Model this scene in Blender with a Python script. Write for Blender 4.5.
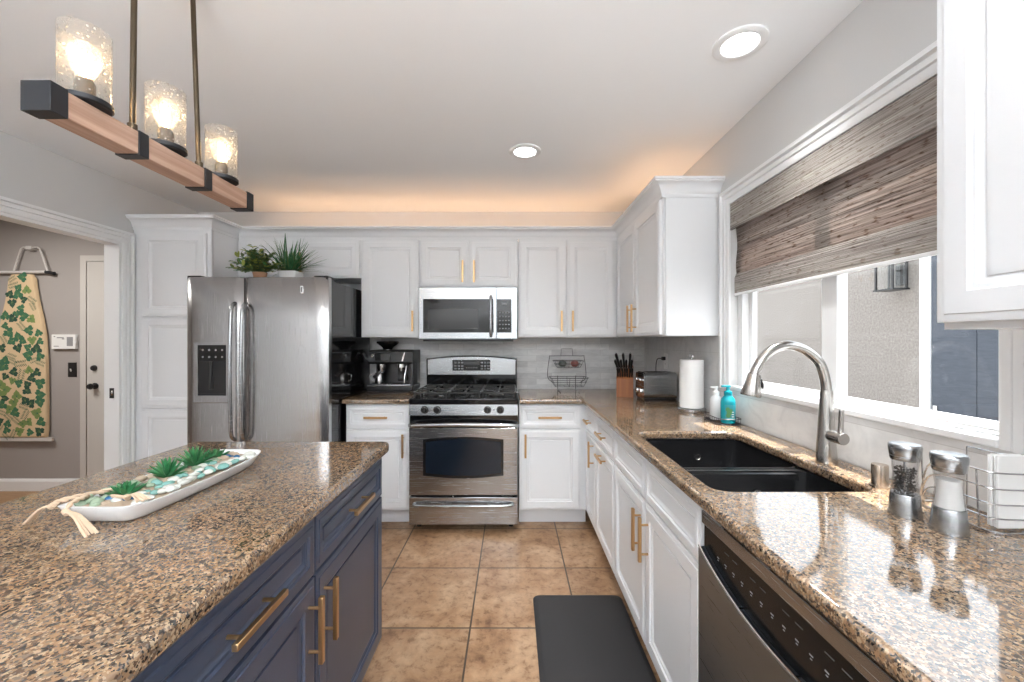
import bpy, bmesh, math, random
from mathutils import Vector, Matrix
PI = math.pi
S = bpy.context.scene
COL = S.collection
for o in list(bpy.data.objects):
    bpy.data.objects.remove(o)

# ---------------------------------------------------------------- camera, world, sun, big lights, exposure
CZ = 1.325
cam = bpy.data.cameras.new('camera'); camo = bpy.data.objects.new('camera', cam); COL.objects.link(camo)
cam.sensor_width = 36.0; cam.lens = 36.0 * 412 / 1024; cam.clip_start = 0.02
camo.location = (0, 0, CZ); camo.rotation_euler = (PI / 2, 0, 0)
S.camera = camo
vs = S.view_settings
vs.view_transform = 'Standard'; vs.look = 'None'; vs.gamma = 1.0; vs.use_curve_mapping = False
vs.exposure = 0.52

w = bpy.data.worlds.new('sky'); S.world = w; w.use_nodes = True
wn = w.node_tree; wn.nodes.clear()
wo = wn.nodes.new('ShaderNodeOutputWorld'); wb = wn.nodes.new('ShaderNodeBackground')
wtc = wn.nodes.new('ShaderNodeTexCoord'); wsep = wn.nodes.new('ShaderNodeSeparateXYZ'); wramp = wn.nodes.new('ShaderNodeValToRGB')
wramp.color_ramp.elements[0].position = 0.0; wramp.color_ramp.elements[0].color = (0.95, 0.96, 0.97, 1)
wramp.color_ramp.elements[1].position = 0.9; wramp.color_ramp.elements[1].color = (0.72, 0.82, 0.95, 1)
wn.links.new(wtc.outputs['Generated'], wsep.inputs[0]); wn.links.new(wsep.outputs['Z'], wramp.inputs[0])
wn.links.new(wramp.outputs[0], wb.inputs[0]); wn.links.new(wb.outputs[0], wo.inputs[0])
wb.inputs[1].default_value = 2.6

def lamp(name, kind, loc, direction, energy, color=(1, 1, 1), sx=1, sy=None, **kw):
    l = bpy.data.lights.new(name, kind); l.energy = energy; l.color = color
    if kind == 'AREA':
        l.shape = 'RECTANGLE'; l.size = sx; l.size_y = sy or sx   # kw may turn it into a disk
    for k, v in kw.items(): setattr(l, k, v)
    o = bpy.data.objects.new(name, l); COL.objects.link(o); o.location = loc
    o.rotation_euler = Vector(direction).to_track_quat('-Z', 'Y').to_euler()
    return o
lamp('sun', 'SUN', (6, 1, 8), (-1, -0.05, -2.5), 17.0, (1.0, 0.97, 0.93), angle=0.01)
lamp('patio_daylight', 'AREA', (-0.8, -3.14, 1.15), (0, 1, 0.0), 10, (0.95, 0.98, 1.0), 1.8, 1.9)
lamp('overhead_fill', 'AREA', (-0.4, -1.4, 2.40), (0, 0.1, -1), 23, (0.94, 0.975, 1.0), 3.2, 2.6)  # added soft fill below the ceiling behind the camera, no real source
lamp('upward_fill', 'AREA', (-0.1, -1.35, 1.40), (0.0, -0.12, 1), 158, (0.93, 0.97, 1.0), 1.2, 1.2)  # added fill aimed up to brighten the ceiling, no such lamp in the room
lamp('hall_fill', 'AREA', (-3.9, 2.5, 2.40), (0, 0, -1), 25, (1.0, 0.95, 0.9), 0.5, 0.5)  # added fill to lift the hall wall, no known fixture there

# ---------------------------------------------------------------- mesh helpers (everything is built in world coordinates)
def nb(): return bmesh.new()
def mark(bm, n0, i):
    bm.faces.ensure_lookup_table()
    for f in bm.faces[n0:]: f.material_index = i
def box(bm, x0, x1, y0, y1, z0, z1, bev=0, seg=2, m=0):
    n0 = len(bm.faces)
    if x0 > x1: x0, x1 = x1, x0
    if y0 > y1: y0, y1 = y1, y0
    if z0 > z1: z0, z1 = z1, z0
    t = bmesh.new()
    v = [t.verts.new((x, y, z)) for x in (x0, x1) for y in (y0, y1) for z in (z0, z1)]
    for f in ((0, 1, 3, 2), (4, 6, 7, 5), (0, 4, 5, 1), (2, 3, 7, 6), (0, 2, 6, 4), (1, 5, 7, 3)):
        t.faces.new([v[i] for i in f])
    if bev: bmesh.ops.bevel(t, geom=t.edges[:], offset=bev, segments=seg, profile=0.5, affect='EDGES')
    for f in t.faces: f.material_index = m
    merge(bm, t)
def merge(bm, t, M=None):
    if M is not None: bmesh.ops.transform(t, matrix=M, verts=t.verts)
    t.verts.index_update()
    vm = [bm.verts.new(v.co) for v in t.verts]
    for f in t.faces:
        try:
            g = bm.faces.new([vm[v.index] for v in f.verts]); g.material_index = f.material_index
        except ValueError: pass
    t.free()
def loft(bm, loops, cap0=True, cap1=True, m=0, closed_loops=False, ring=True):
    L = [[bm.verts.new(p) for p in lp] for lp in loops]
    n = len(L[0]); prs = list(zip(L[:-1], L[1:]))
    if closed_loops: prs.append((L[-1], L[0]))
    for a, b in prs:
        for i in range(n if ring else n - 1):
            j = (i + 1) % n
            f = bm.faces.new((a[i], a[j], b[j], b[i])); f.material_index = m
    if not closed_loops and ring:
        if cap0: bm.faces.new(L[0][::-1]).material_index = m
        if cap1: bm.faces.new(L[-1]).material_index = m
def lathe(bm, prof, c=(0, 0, 0), n=32, axis='Z', cap0=True, cap1=True, m=0):
    loops = []
    for r, h in prof:
        lp = []
        for i in range(n):
            a = 2 * PI * i / n; u, v = r * math.cos(a), r * math.sin(a)
            if axis == 'Z': p = (c[0] + u, c[1] + v, c[2] + h)
            elif axis == 'Y': p = (c[0] + u, c[1] + h, c[2] - v)
            else: p = (c[0] + h, c[1] + u, c[2] + v)
            lp.append(p)
        loops.append(lp)
    loft(bm, loops, cap0, cap1, m)
def tube(bm, pts, r, n=8, closed=False, m=0, caps=True, flat=1.0):
    P = [Vector(p) for p in pts]; k = len(P)
    R = r if isinstance(r, (list, tuple)) else [r] * k
    T = []
    for i in range(k):
        a = P[(i - 1) % k] if (closed or i > 0) else P[i]
        b = P[(i + 1) % k] if (closed or i < k - 1) else P[i]
        T.append((b - a).normalized())
    up = Vector((0, 0, 1)) if abs(T[0].z) < 0.9 else Vector((1, 0, 0))
    N = (up - T[0] * up.dot(T[0])).normalized(); loops = []
    for i in range(k):
        if i: N = (N - T[i] * N.dot(T[i])).normalized()
        B = T[i].cross(N)
        loops.append([P[i] + (N * math.cos(2 * PI * j / n) + B * flat * math.sin(2 * PI * j / n)) * R[i] for j in range(n)])
    loft(bm, loops, caps, caps, m, closed_loops=closed)
def prism(bm, poly, plane, a, b, m=0):
    def p(u, v, d): return {'XY': (u, v, d), 'XZ': (u, d, v), 'YZ': (d, u, v)}[plane]
    loft(bm, [[p(u, v, a) for u, v in poly], [p(u, v, b) for u, v in poly]], m=m)
def rrect(x0, x1, y0, y1, r, n=5):
    out = []
    for cx, cy, a0 in ((x1 - r, y1 - r, 0), (x0 + r, y1 - r, PI / 2), (x0 + r, y0 + r, PI), (x1 - r, y0 + r, 1.5 * PI)):
        for i in range(n + 1):
            a = a0 + PI / 2 * i / n; out.append((cx + r * math.cos(a), cy + r * math.sin(a)))
    return out
def smoothpath(pts, n=6, closed=False):
    P = [Vector(p) for p in pts]; out = []; k = len(P)
    rng = range(k if closed else k - 1)
    for i in rng:
        g = lambda j: P[j % k] if closed else P[max(0, min(k - 1, j))]
        p0, p1, p2, p3 = g(i - 1), g(i), g(i + 1), g(i + 2)
        for s in range(n):
            t = s / n
            out.append(0.5 * ((2 * p1) + (p2 - p0) * t + (2 * p0 - 5 * p1 + 4 * p2 - p3) * t * t + (3 * p1 - p0 - 3 * p2 + p3) * t ** 3))
    if not closed: out.append(P[-1])
    return out

ORG = {}
def root_of(o):
    while o.parent: o = o.parent
    return o
def obj(name, bm, mats, parent=None, M=None, smooth=True, ang=38, label=None):
    if M is not None: bmesh.ops.transform(bm, matrix=M, verts=bm.verts)
    bmesh.ops.recalc_face_normals(bm, faces=bm.faces)
    me = bpy.data.meshes.new(name)
    org = Vector((0, 0, 0))
    if parent is not None: org = Vector(ORG.get(root_of(parent).name, (0, 0, 0)))
    if org.length: bmesh.ops.translate(bm, vec=-org, verts=bm.verts)
    bm.to_mesh(me); bm.free()
    for mt in (mats if isinstance(mats, (list, tuple)) else [mats]): me.materials.append(mt)
    if smooth and not name.startswith(('wall_', 'floor', 'ceiling')) or name == 'floor_mat':
        me.shade_smooth(); me.set_sharp_from_angle(angle=math.radians(ang))
        ar = sorted(p.area for p in me.polygons); md = ar[len(ar) // 2]
        for p in me.polygons:          # keep big flat faces truly flat
            n = p.normal
            if max(abs(n.x), abs(n.y), abs(n.z)) > .9999 and (p.area > 3 * md or name == 'countertop'): p.use_smooth = False
    o = bpy.data.objects.new(name, me); COL.objects.link(o)
    if parent is not None: o.parent = parent
    if label: o['label'] = label
    return o
def tag(o, label, cat, group=None):
    o['label'] = label; o['category'] = cat
    if group: o['group'] = group
    return o
def thing(name, label, cat, loc=(0, 0, 0), group=None):
    o = bpy.data.objects.new(name, None); COL.objects.link(o); o.location = loc; o.empty_display_size = 0.05
    ORG[o.name] = tuple(loc)
    return tag(o, label, cat, group)
def base_origin(o):           # put a one-mesh thing's origin at its base
    me = o.data; xs = [v.co for v in me.vertices]
    c = Vector(((min(v.x for v in xs) + max(v.x for v in xs)) / 2, (min(v.y for v in xs) + max(v.y for v in xs)) / 2, min(v.z for v in xs)))
    me.transform(Matrix.Translation(-c)); o.location = c
    return o
def solo(name, bm, mats, label, cat, group=None, **kw):
    return base_origin(tag(obj(name, bm, mats, **kw), label, cat, group))
def struct(name, bm=None, mats=None, loc=(0, 0, 0), **kw):
    if bm is None:
        o = bpy.data.objects.new(name, None); COL.objects.link(o); o.location = loc; ORG[o.name] = tuple(loc)
    else: o = obj(name, bm, mats, **kw)
    o['kind'] = 'structure'
    return o
def copy_tree(o, parent=None):
    c = o.copy(); COL.objects.link(c)
    if parent is not None: c.parent = parent
    for ch in list(o.children): copy_tree(ch, c)
    return c
def px(x, y, Y): return Vector(((x - 512) * Y / 412, Y, CZ + (341 - y) * Y / 412))

# ---------------------------------------------------------------- materials
def mat(name, col=(0.8, 0.8, 0.8), rough=0.5, metal=0.0, **kw):
    m = bpy.data.materials.new(name); m.use_nodes = True
    b = m.node_tree.nodes['Principled BSDF']
    b.inputs['Base Color'].default_value = (*col, 1); b.inputs['Roughness'].default_value = rough; b.inputs['Metallic'].default_value = metal
    for k, v in kw.items(): b.inputs[k].default_value = v
    return m
class NT:
    def __init__(s, m): s.t = m.node_tree; s.b = s.t.nodes['Principled BSDF']; s.out = s.t.nodes['Material Output']
    def n(s, typ, **kw):
        q = s.t.nodes.new(typ)
        for k, v in kw.items():
            if k in q.inputs: q.inputs[k].default_value = v
            else: setattr(q, k, v)
        return q
    def l(s, a, b): s.t.links.new(a, b)
    def coord(s, scale=(1, 1, 1), loc=(0, 0, 0), rot=(0, 0, 0), kind='Object'):
        c = s.n('ShaderNodeTexCoord'); mp = s.n('ShaderNodeMapping')
        mp.inputs['Scale'].default_value = scale; mp.inputs['Location'].default_value = loc; mp.inputs['Rotation'].default_value = rot
        s.l(c.outputs[kind], mp.inputs[0]); return mp.outputs[0]
    def ramp(s, fac, stops, interp='LINEAR'):
        r = s.n('ShaderNodeValToRGB'); cr = r.color_ramp; cr.interpolation = interp
        while len(cr.elements) < len(stops): cr.elements.new(0.5)
        for e, (p, c) in zip(cr.elements, stops): e.position = p; e.color = (*c, 1)
        s.l(fac, r.inputs[0]); return r.outputs[0]
    def noise(s, vec, scale, detail=4, rough=0.55, dist=0):
        q = s.n('ShaderNodeTexNoise'); s.l(vec, q.inputs['Vector'])
        q.inputs['Scale'].default_value = scale; q.inputs['Detail'].default_value = detail; q.inputs['Roughness'].default_value = rough; q.inputs['Distortion'].default_value = dist
        return q.outputs['Fac']
    def mix(s, fac, a, b, mode='MIX'):
        q = s.n('ShaderNodeMix', data_type='RGBA', blend_type=mode)
        for v, i in ((fac, 0), (a, 6), (b, 7)):
            if isinstance(v, (int, float)): q.inputs[i].default_value = v
            elif isinstance(v, tuple): q.inputs[i].default_value = (*v, 1)
            else: s.l(v, q.inputs[i])
        return q.outputs[2]
    def bump(s, h, strength=0.3, dist=0.01):
        q = s.n('ShaderNodeBump'); q.inputs['Strength'].default_value = strength; q.inputs['Distance'].default_value = dist
        s.l(h, q.inputs['Height']); s.l(q.outputs[0], s.b.inputs['Normal'])
    def color(s, c): s.l(c, s.b.inputs['Base Color'])

M = {}
def paint(name, col, rough=0.6, bump=0.15, scale=160):
    m = mat(name, col, rough); t = NT(m); h = t.noise(t.coord(), scale, 3); t.bump(h, bump, 0.004); M[name] = m; return m
paint('wall_paint', (0.64, 0.64, 0.64)); paint('ceiling_paint', (0.90, 0.915, 0.935), 0.8, 0.06); paint('hall_paint', (0.36, 0.335, 0.32))
M['trim_white'] = mat('trim_white', (0.83, 0.84, 0.85), 0.35)
M['cab_white'] = mat('cab_white', (0.835, 0.855, 0.88), 0.32)
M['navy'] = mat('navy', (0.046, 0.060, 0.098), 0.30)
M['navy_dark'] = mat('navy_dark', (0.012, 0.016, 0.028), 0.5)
M['brass'] = mat('brass', (0.62, 0.40, 0.20), 0.32, 1.0)
M['black_gloss'] = mat('black_gloss', (0.008, 0.008, 0.009), 0.08)
M['black_satin'] = mat('black_satin', (0.012, 0.012, 0.013), 0.35)
M['black_matte'] = mat('black_matte', (0.02, 0.02, 0.021), 0.7)
M['iron'] = mat('iron', (0.035, 0.035, 0.036), 0.4)
M['chrome'] = mat('chrome', (0.85, 0.85, 0.86), 0.08, 1.0)
M['nickel'] = mat('nickel', (0.50, 0.485, 0.465), 0.27, 1.0)
M['white_plastic'] = mat('white_plastic', (0.8, 0.8, 0.79), 0.35)
M['white_mark'] = mat('white_mark', (0.75, 0.75, 0.75), 0.5)
M['grey_mark'] = mat('grey_mark', (0.28, 0.28, 0.29), 0.5)
M['door_grey'] = mat('door_grey', (0.55, 0.53, 0.50), 0.45)
M['vinyl'] = mat('vinyl', (0.85, 0.86, 0.87), 0.3)
M['paper'] = mat('paper', (0.86, 0.86, 0.85), 0.9)
M['porcelain'] = mat('porcelain', (0.84, 0.85, 0.86), 0.18)
M['wire_dark'] = mat('wire_dark', (0.10, 0.10, 0.105), 0.3, 1.0)
M['wire_chrome'] = mat('wire_chrome', (0.55, 0.55, 0.56), 0.2, 1.0)
M['dark_metal'] = mat('dark_metal', (0.035, 0.037, 0.042), 0.45, 0.6)
M['rubber_mat'] = mat('rubber_mat', (0.022, 0.022, 0.024), 0.55); t = NT(M['rubber_mat']); t.bump(t.noise(t.coord(), 400, 2), 0.25, 0.003)
# brushed stainless
def steel(name, col, rough, wav=0.0, axis=(1, 1, 60)):
    m = mat(name, col, rough, 1.0); t = NT(m)
    n = t.noise(t.coord(scale=axis), 6, 3)
    r = t.n('ShaderNodeMapRange'); r.inputs['To Min'].default_value = rough - 0.05; r.inputs['To Max'].default_value = rough + 0.08
    t.l(n, r.inputs[0]); t.l(r.outputs[0], t.b.inputs['Roughness'])
    if wav: t.bump(t.noise(t.coord(scale=(0.8, 0.8, 3.0)), 2.2, 1), wav, 0.02)
    M[name] = m
steel('steel', (0.425, 0.44, 0.455), 0.24); steel('steel_fridge', (0.47, 0.47, 0.475), 0.24, 0.16, (60, 60, 1)); steel('steel_dark', (0.20, 0.23, 0.27), 0.28)
# granite
def granite(name):
    m = mat(name, rough=0.07); t = NT(m); c = t.coord()
    m.node_tree.nodes['Principled BSDF'].inputs['IOR'].default_value = 2.2
    def vor(scale, off):
        v = t.n('ShaderNodeTexVoronoi', feature='F1'); mp = t.n('ShaderNodeMapping'); mp.inputs['Location'].default_value = off
        d = t.n('ShaderNodeTexNoise'); d.inputs['Scale'].default_value = scale * 1.3; d.inputs['Detail'].default_value = 2
        t.l(c, mp.inputs[0]); t.l(mp.outputs[0], d.inputs['Vector'])
        vm = t.n('ShaderNodeVectorMath', operation='SCALE'); vm.inputs['Scale'].default_value = 0.9 / scale
        t.l(d.outputs['Color'], vm.inputs[0])
        va = t.n('ShaderNodeVectorMath', operation='ADD'); t.l(mp.outputs[0], va.inputs[0]); t.l(vm.outputs[0], va.inputs[1])
        v.inputs['Scale'].default_value = scale; t.l(va.outputs[0], v.inputs['Vector'])
        s = t.n('ShaderNodeSeparateColor'); t.l(v.outputs['Color'], s.inputs[0]); return s.outputs
    a = vor(150, (0, 0, 0)); b = vor(330, (3, 1, 2))
    tan = (0.31, 0.195, 0.110); lt = (0.43, 0.315, 0.205); dk = (0.026, 0.020, 0.017); br = (0.135, 0.086, 0.055); gr = (0.20, 0.155, 0.115)
    ca = t.ramp(a[0], [(0, dk), (0.13, br), (0.32, tan), (0.60, lt), (0.78, tan), (0.90, gr)], 'CONSTANT')
    cb = t.ramp(b[1], [(0, dk), (0.22, br), (0.42, gr), (0.66, lt), (0.85, tan)], 'CONSTANT')
    k = t.ramp(b[2], [(0, (0, 0, 0)), (0.58, (1, 1, 1))], 'CONSTANT')
    mx = t.mix(k, ca, cb)
    big = t.noise(c, 5, 3)
    tint = t.ramp(big, [(0.3, (0.84, 0.88, 0.93)), (0.7, (1.06, 1.0, 0.94))])
    t.color(t.mix(1.0, mx, tint, 'MULTIPLY'))
    M[name] = m
granite('granite')
# travertine floor tiles
m = mat('floor_tile', rough=0.38); t = NT(m); c = t.coord(loc=(0.193 + 0.503 * 20, -1.902 + 0.503 * 20, 0))
br = t.n('ShaderNodeTexBrick'); br.offset = 0; br.squash = 1
for k, v in (('Scale', 1), ('Mortar Size', 0.0045), ('Mortar Smooth', 0.2), ('Brick Width', 0.503), ('Row Height', 0.503), ('Bias', 0.0)): br.inputs[k].default_value = v
br.inputs['Color1'].default_value = (0.92, 0.92, 0.92, 1); br.inputs['Color2'].default_value = (1.08, 1.05, 1.02, 1)
t.l(c, br.inputs['Vector'])
wc = t.coord()
n1 = t.noise(wc, 4.5, 8, 0.62, 0.6); n2 = t.noise(wc, 26, 6, 0.7, 0.3)
base = t.ramp(n1, [(0.30, (0.20, 0.105, 0.052)), (0.46, (0.34, 0.205, 0.115)), (0.64, (0.44, 0.30, 0.19))])
spk = t.ramp(n2, [(0.32, (0.55, 0.46, 0.38)), (0.48, (1, 1, 1)), (0.70, (1.22, 1.22, 1.2))])
cc = t.mix(1.0, t.mix(1.0, base, spk, 'MULTIPLY'), br.outputs['Color'], 'MULTIPLY')
t.color(t.mix(br.outputs['Fac'], cc, (0.085, 0.058, 0.04)))
bp = t.ramp(br.outputs['Fac'], [(0, (1, 1, 1)), (1, (0, 0, 0))]); t.bump(bp, 0.4, 0.004); M['floor_tile'] = m
# backsplash: stacked pale marble strips
def splash(name, rot):
    m = mat(name, rough=0.32); t = NT(m); c = t.coord(rot=rot)
    b = t.n('ShaderNodeTexBrick'); b.offset = 0.37
    for k, v in (('Scale', 1), ('Mortar Size', 0.0012), ('Mortar Smooth', 0.2), ('Brick Width', 0.21), ('Row Height', 0.05), ('Bias', 0)): b.inputs[k].default_value = v
    b.inputs['Color1'].default_value = (0.56, 0.56, 0.565, 1); b.inputs['Color2'].default_value = (0.74, 0.74, 0.735, 1); b.inputs['Mortar'].default_value = (0.50, 0.495, 0.49, 1)
    t.l(c, b.inputs['Vector'])
    mp = t.n('ShaderNodeMapping'); mp.inputs['Scale'].default_value = (1, 3.2, 1); t.l(c, mp.inputs[0])
    v = t.ramp(t.noise(mp.outputs[0], 7, 7, 0.65, 1.2), [(0.3, (0.82, 0.82, 0.825)), (0.55, (1, 1, 1)), (0.75, (1.05, 1.045, 1.03))])
    t.color(t.mix(1.0, b.outputs['Color'], v, 'MULTIPLY'))
    t.bump(t.ramp(b.outputs['Fac'], [(0, (1, 1, 1)), (1, (0, 0, 0))]), 0.25, 0.002); M[name] = m
splash('splash_back', (-PI / 2, 0, 0)); splash('splash_side', (-PI / 2, 0, -PI / 2))
# woods
def wood(name, c1, c2, scale=(40, 2, 40), rough=0.5):
    m = mat(name, rough=rough); t = NT(m); n = t.noise(t.coord(scale=scale), 1.2, 5, 0.6, 0.8)
    t.color(t.ramp(n, [(0.3, c1), (0.7, c2)])); t.bump(n, 0.15, 0.003); M[name] = m
wood('beam_wood', (0.40, 0.235, 0.16), (0.60, 0.40, 0.30)); wood('block_wood', (0.20, 0.065, 0.02), (0.34, 0.125, 0.04), (30, 30, 2))
wood('hall_wood', (0.28, 0.16, 0.08), (0.42, 0.26, 0.14), (4, 40, 4)); wood('pale_wood', (0.55, 0.43, 0.30), (0.66, 0.54, 0.40))
# stucco
m = mat('stucco', rough=0.95); t = NT(m); c = t.coord(); n = t.noise(c, 45, 5, 0.7)
t.color(t.ramp(n, [(0.3, (0.17, 0.148, 0.132)), (0.7, (0.30, 0.270, 0.245))])); t.bump(n, 0.6, 0.02); M['stucco'] = m
m = mat('gate_dark', rough=0.7); t = NT(m); n = t.noise(t.coord(scale=(1, 1, 6)), 12, 5, 0.7)
t.color(t.ramp(n, [(0.3, (0.035, 0.042, 0.056)), (0.75, (0.065, 0.075, 0.095))])); M['gate_dark'] = m
M['concrete'] = paint('concrete', (0.27, 0.265, 0.255), 0.9, 0.3, 40)
# glass
def glass(name, tint=(1, 1, 1), rough=0.0, ior=1.45, seeds=False, haze=0.0):
    m = bpy.data.materials.new(name); m.use_nodes = True; T = m.node_tree; T.nodes.clear()
    o = T.nodes.new('ShaderNodeOutputMaterial'); tr = T.nodes.new('ShaderNodeBsdfTransparent'); gl = T.nodes.new('ShaderNodeBsdfGlossy'); mx = T.nodes.new('ShaderNodeMixShader'); lw = T.nodes.new('ShaderNodeLayerWeight')
    tr.inputs[0].default_value = (*tint, 1); gl.inputs['Roughness'].default_value = rough; f0 = ((ior - 1) / (ior + 1)) ** 2
    pw = T.nodes.new('ShaderNodeMath'); pw.operation = 'POWER'; pw.inputs[1].default_value = 5
    ma = T.nodes.new('ShaderNodeMath'); ma.operation = 'MULTIPLY_ADD'; ma.inputs[1].default_value = 1 - f0; ma.inputs[2].default_value = f0
    T.links.new(lw.outputs['Facing'], pw.inputs[0]); T.links.new(pw.outputs[0], ma.inputs[0]); T.links.new(ma.outputs[0], mx.inputs[0]); T.links.new(tr.outputs[0], mx.inputs[1]); T.links.new(gl.outputs[0], mx.inputs[2])
    last = mx.outputs[0]
    if seeds or haze:
        df = T.nodes.new('ShaderNodeBsdfTranslucent'); df.inputs[0].default_value = (0.95, 0.95, 0.95, 1)
        m2 = T.nodes.new('ShaderNodeMixShader'); T.links.new(last, m2.inputs[1]); T.links.new(df.outputs[0], m2.inputs[2]); m2.inputs[0].default_value = haze
        if seeds:
            c = T.nodes.new('ShaderNodeTexCoord'); v = T.nodes.new('ShaderNodeTexVoronoi'); v.inputs['Scale'].default_value = 95
            r = T.nodes.new('ShaderNodeValToRGB'); r.color_ramp.elements[0].position = 0.12; r.color_ramp.elements[0].color = (0.65, 0.65, 0.65, 1)
            r.color_ramp.elements[1].position = 0.24; r.color_ramp.elements[1].color = (haze, haze, haze, 1)
            T.links.new(c.outputs['Object'], v.inputs['Vector']); T.links.new(v.outputs['Distance'], r.inputs[0]); T.links.new(r.outputs[0], m2.inputs[0])
            bp = T.nodes.new('ShaderNodeBump'); bp.inputs['Strength'].default_value = 0.4; bp.inputs['Distance'].default_value = 0.002
            T.links.new(v.outputs['Distance'], bp.inputs['Height']); T.links.new(bp.outputs[0], gl.inputs['Normal'])
        last = m2.outputs[0]
    T.links.new(last, o.inputs[0]); M[name] = m
glass('pane_glass', (0.96, 0.97, 0.97)); glass('seeded_glass', (0.98, 0.98, 0.97), 0.03, 1.45, True, 0.06); glass('mill_glass', (0.93, 0.93, 0.93), 0.02, 1.45)
glass('smoke_plastic', (0.22, 0.22, 0.22), 0.05, 1.5); glass('bulb_glass', (1.0, 0.96, 0.90), 0.02, 1.3, False, 0.18)
def emit(name, col, s):
    m = mat(name, col, 0.5); b = m.node_tree.nodes['Principled BSDF']
    b.inputs['Emission Color'].default_value = (*col, 1); b.inputs['Emission Strength'].default_value = s; M[name] = m
emit('filament', (1.0, 0.70, 0.38), 45); emit('lamp_lens', (1.0, 0.98, 0.95), 6.0); emit('led_warm', (1.0, 0.60, 0.33), 11)
# woven shade
def woven(name, transl):
    m = mat(name, rough=0.85); t = NT(m)
    n = t.noise(t.coord(scale=(1, 2.2, 170)), 1.0, 3, 0.7); n2 = t.noise(t.coord(scale=(1, 26, 110)), 1.0, 2, 0.5); n3 = t.noise(t.coord(scale=(1, 1.4, 22)), 1.0, 2)
    c1 = t.ramp(n, [(0.28, (0.105, 0.09, 0.08)), (0.42, (0.25, 0.23, 0.21)), (0.55, (0.38, 0.36, 0.335)), (0.72, (0.54, 0.52, 0.495))])
    c2 = t.ramp(n2, [(0.30, (0.55, 0.46, 0.40)), (0.42, (1, 1, 1))])
    c3 = t.ramp(n3, [(0.3, (0.86, 0.82, 0.82)), (0.7, (1.1, 1.08, 1.06))])
    cc = t.mix(1.0, t.mix(1.0, c1, c2, 'MULTIPLY'), c3, 'MULTIPLY'); t.color(cc); t.bump(n, 0.8, 0.004)
    if transl:
        tl = t.n('ShaderNodeBsdfTranslucent'); mx = t.n('ShaderNodeMixShader'); mx.inputs[0].default_value = transl
        t.l(t.mix(1.0, cc, (1.12, 1.02, 1.0), 'MULTIPLY'), tl.inputs[0])
        t.l(t.b.outputs[0], mx.inputs[1]); t.l(tl.outputs[0], mx.inputs[2]); t.l(mx.outputs[0], t.out.inputs[0])
    M[name] = m
woven('woven', 0.62); woven('woven_thick', 0.0)
M['rope'] = mat('rope', (0.60, 0.45, 0.32), 0.9)
for nme, cl, rg in (('leaf_dark', (0.030, 0.135, 0.050), 0.45), ('leaf_mid', (0.07, 0.22, 0.08), 0.45), ('leaf_yellow', (0.38, 0.43, 0.10), 0.5), ('leaf_olive', (0.12, 0.19, 0.06), 0.5), ('succulent_green', (0.035, 0.20, 0.070), 0.45),
                    ('soil', (0.10, 0.07, 0.045), 0.95), ('pebble_white', (0.60, 0.61, 0.56), 0.25), ('pebble_aqua', (0.20, 0.40, 0.36), 0.15), ('pebble_green', (0.29, 0.38, 0.27), 0.2), ('pebble_blue', (0.035, 0.13, 0.27), 0.15), ('pebble_tan', (0.42, 0.33, 0.24), 0.6),
                    ('teal_soap', (0.01, 0.30, 0.37), 0.12), ('white_soap', (0.62, 0.63, 0.64), 0.2), ('terracotta', (0.40, 0.22, 0.13), 0.7), ('fruit_dark', (0.04, 0.05, 0.045), 0.4), ('fruit_red', (0.22, 0.07, 0.06), 0.4),
                    ('board_cream', (0.66, 0.50, 0.31), 0.9), ('board_leaf', (0.045, 0.15, 0.08), 0.9), ('board_leaf_pale', (0.19, 0.27, 0.09), 0.9), ('board_leaf_deep', (0.025, 0.075, 0.05), 0.9), ('board_metal', (0.60, 0.58, 0.56), 0.4),
                    ('peppercorn', (0.05, 0.045, 0.042), 0.7), ('salt', (0.80, 0.80, 0.79), 0.8), ('oven_glass', (0.010, 0.016, 0.026), 0.05), ('sink_black', (0.010, 0.010, 0.011), 0.22), ('slot_dark', (0.005, 0.005, 0.005), 0.6), ('screen_grey', (0.10, 0.10, 0.10), 0.25)):
    M[nme] = mat(nme, cl, rg)

# ---------------------------------------------------------------- the room
XR, XL, YB, ZC = 1.15, -2.71, 3.56, 2.44
W0, W1, WZ0, WZ1 = 0.967, 2.165, 1.093, 2.044        # kitchen window opening
HB, HL = 3.65, -5.2                                   # hall back wall, hall left wall
DO0, DO1, DOZ = 1.93, 2.86, 2.01                      # opening to the hall
YF = -3.0
b = nb(); box(b, XL - .05, XR + .1, YF - .1, YB + .1, -.1, 0); struct('floor', b, M['floor_tile'])
b = nb(); box(b, HL, XL - .05, 0.5, HB + .1, -.1, 0); struct('floor_hall', b, M['hall_wood'])
b = nb(); box(b, HL, XR + .1, YF - .1, HB + .1, ZC, ZC + .1); struct('ceiling', b, M['ceiling_paint'])
b = nb(); box(b, XL - .1, XR + .1, YB, YB + .1, 0, ZC); struct('wall_back', b, M['wall_paint'])
b = nb()
box(b, XR, XR + .1, YF, YB, 0, WZ0 - .02); box(b, XR, XR + .1, YF, YB, WZ1, ZC)
box(b, XR, XR + .1, W1, YB, WZ0 - .02, WZ1); box(b, XR, XR + .1, YF, W0, WZ0 - .02, WZ1); struct('wall_right', b, M['wall_paint'])
b = nb()
box(b, XL - .1, XL, DO1, YB, 0, ZC); box(b, XL - .1, XL, YF, DO0, 0, ZC); box(b, XL - .1, XL, DO0, DO1, DOZ, ZC); struct('wall_left', b, M['wall_paint'])
SX0, SX1, SZ = -1.75, 0.15, 2.06
b = nb(); box(b, XL - .1, SX0, YF - .1, YF, 0, ZC); box(b, SX1, XR + .1, YF - .1, YF, 0, ZC); box(b, SX0, SX1, YF - .1, YF, SZ, ZC); struct('wall_front', b, M['wall_paint'])
b = nb(); box(b, HL, XL - .1, HB, HB + .1, 0, ZC); struct('wall_hall', b, M['hall_paint'])
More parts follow.
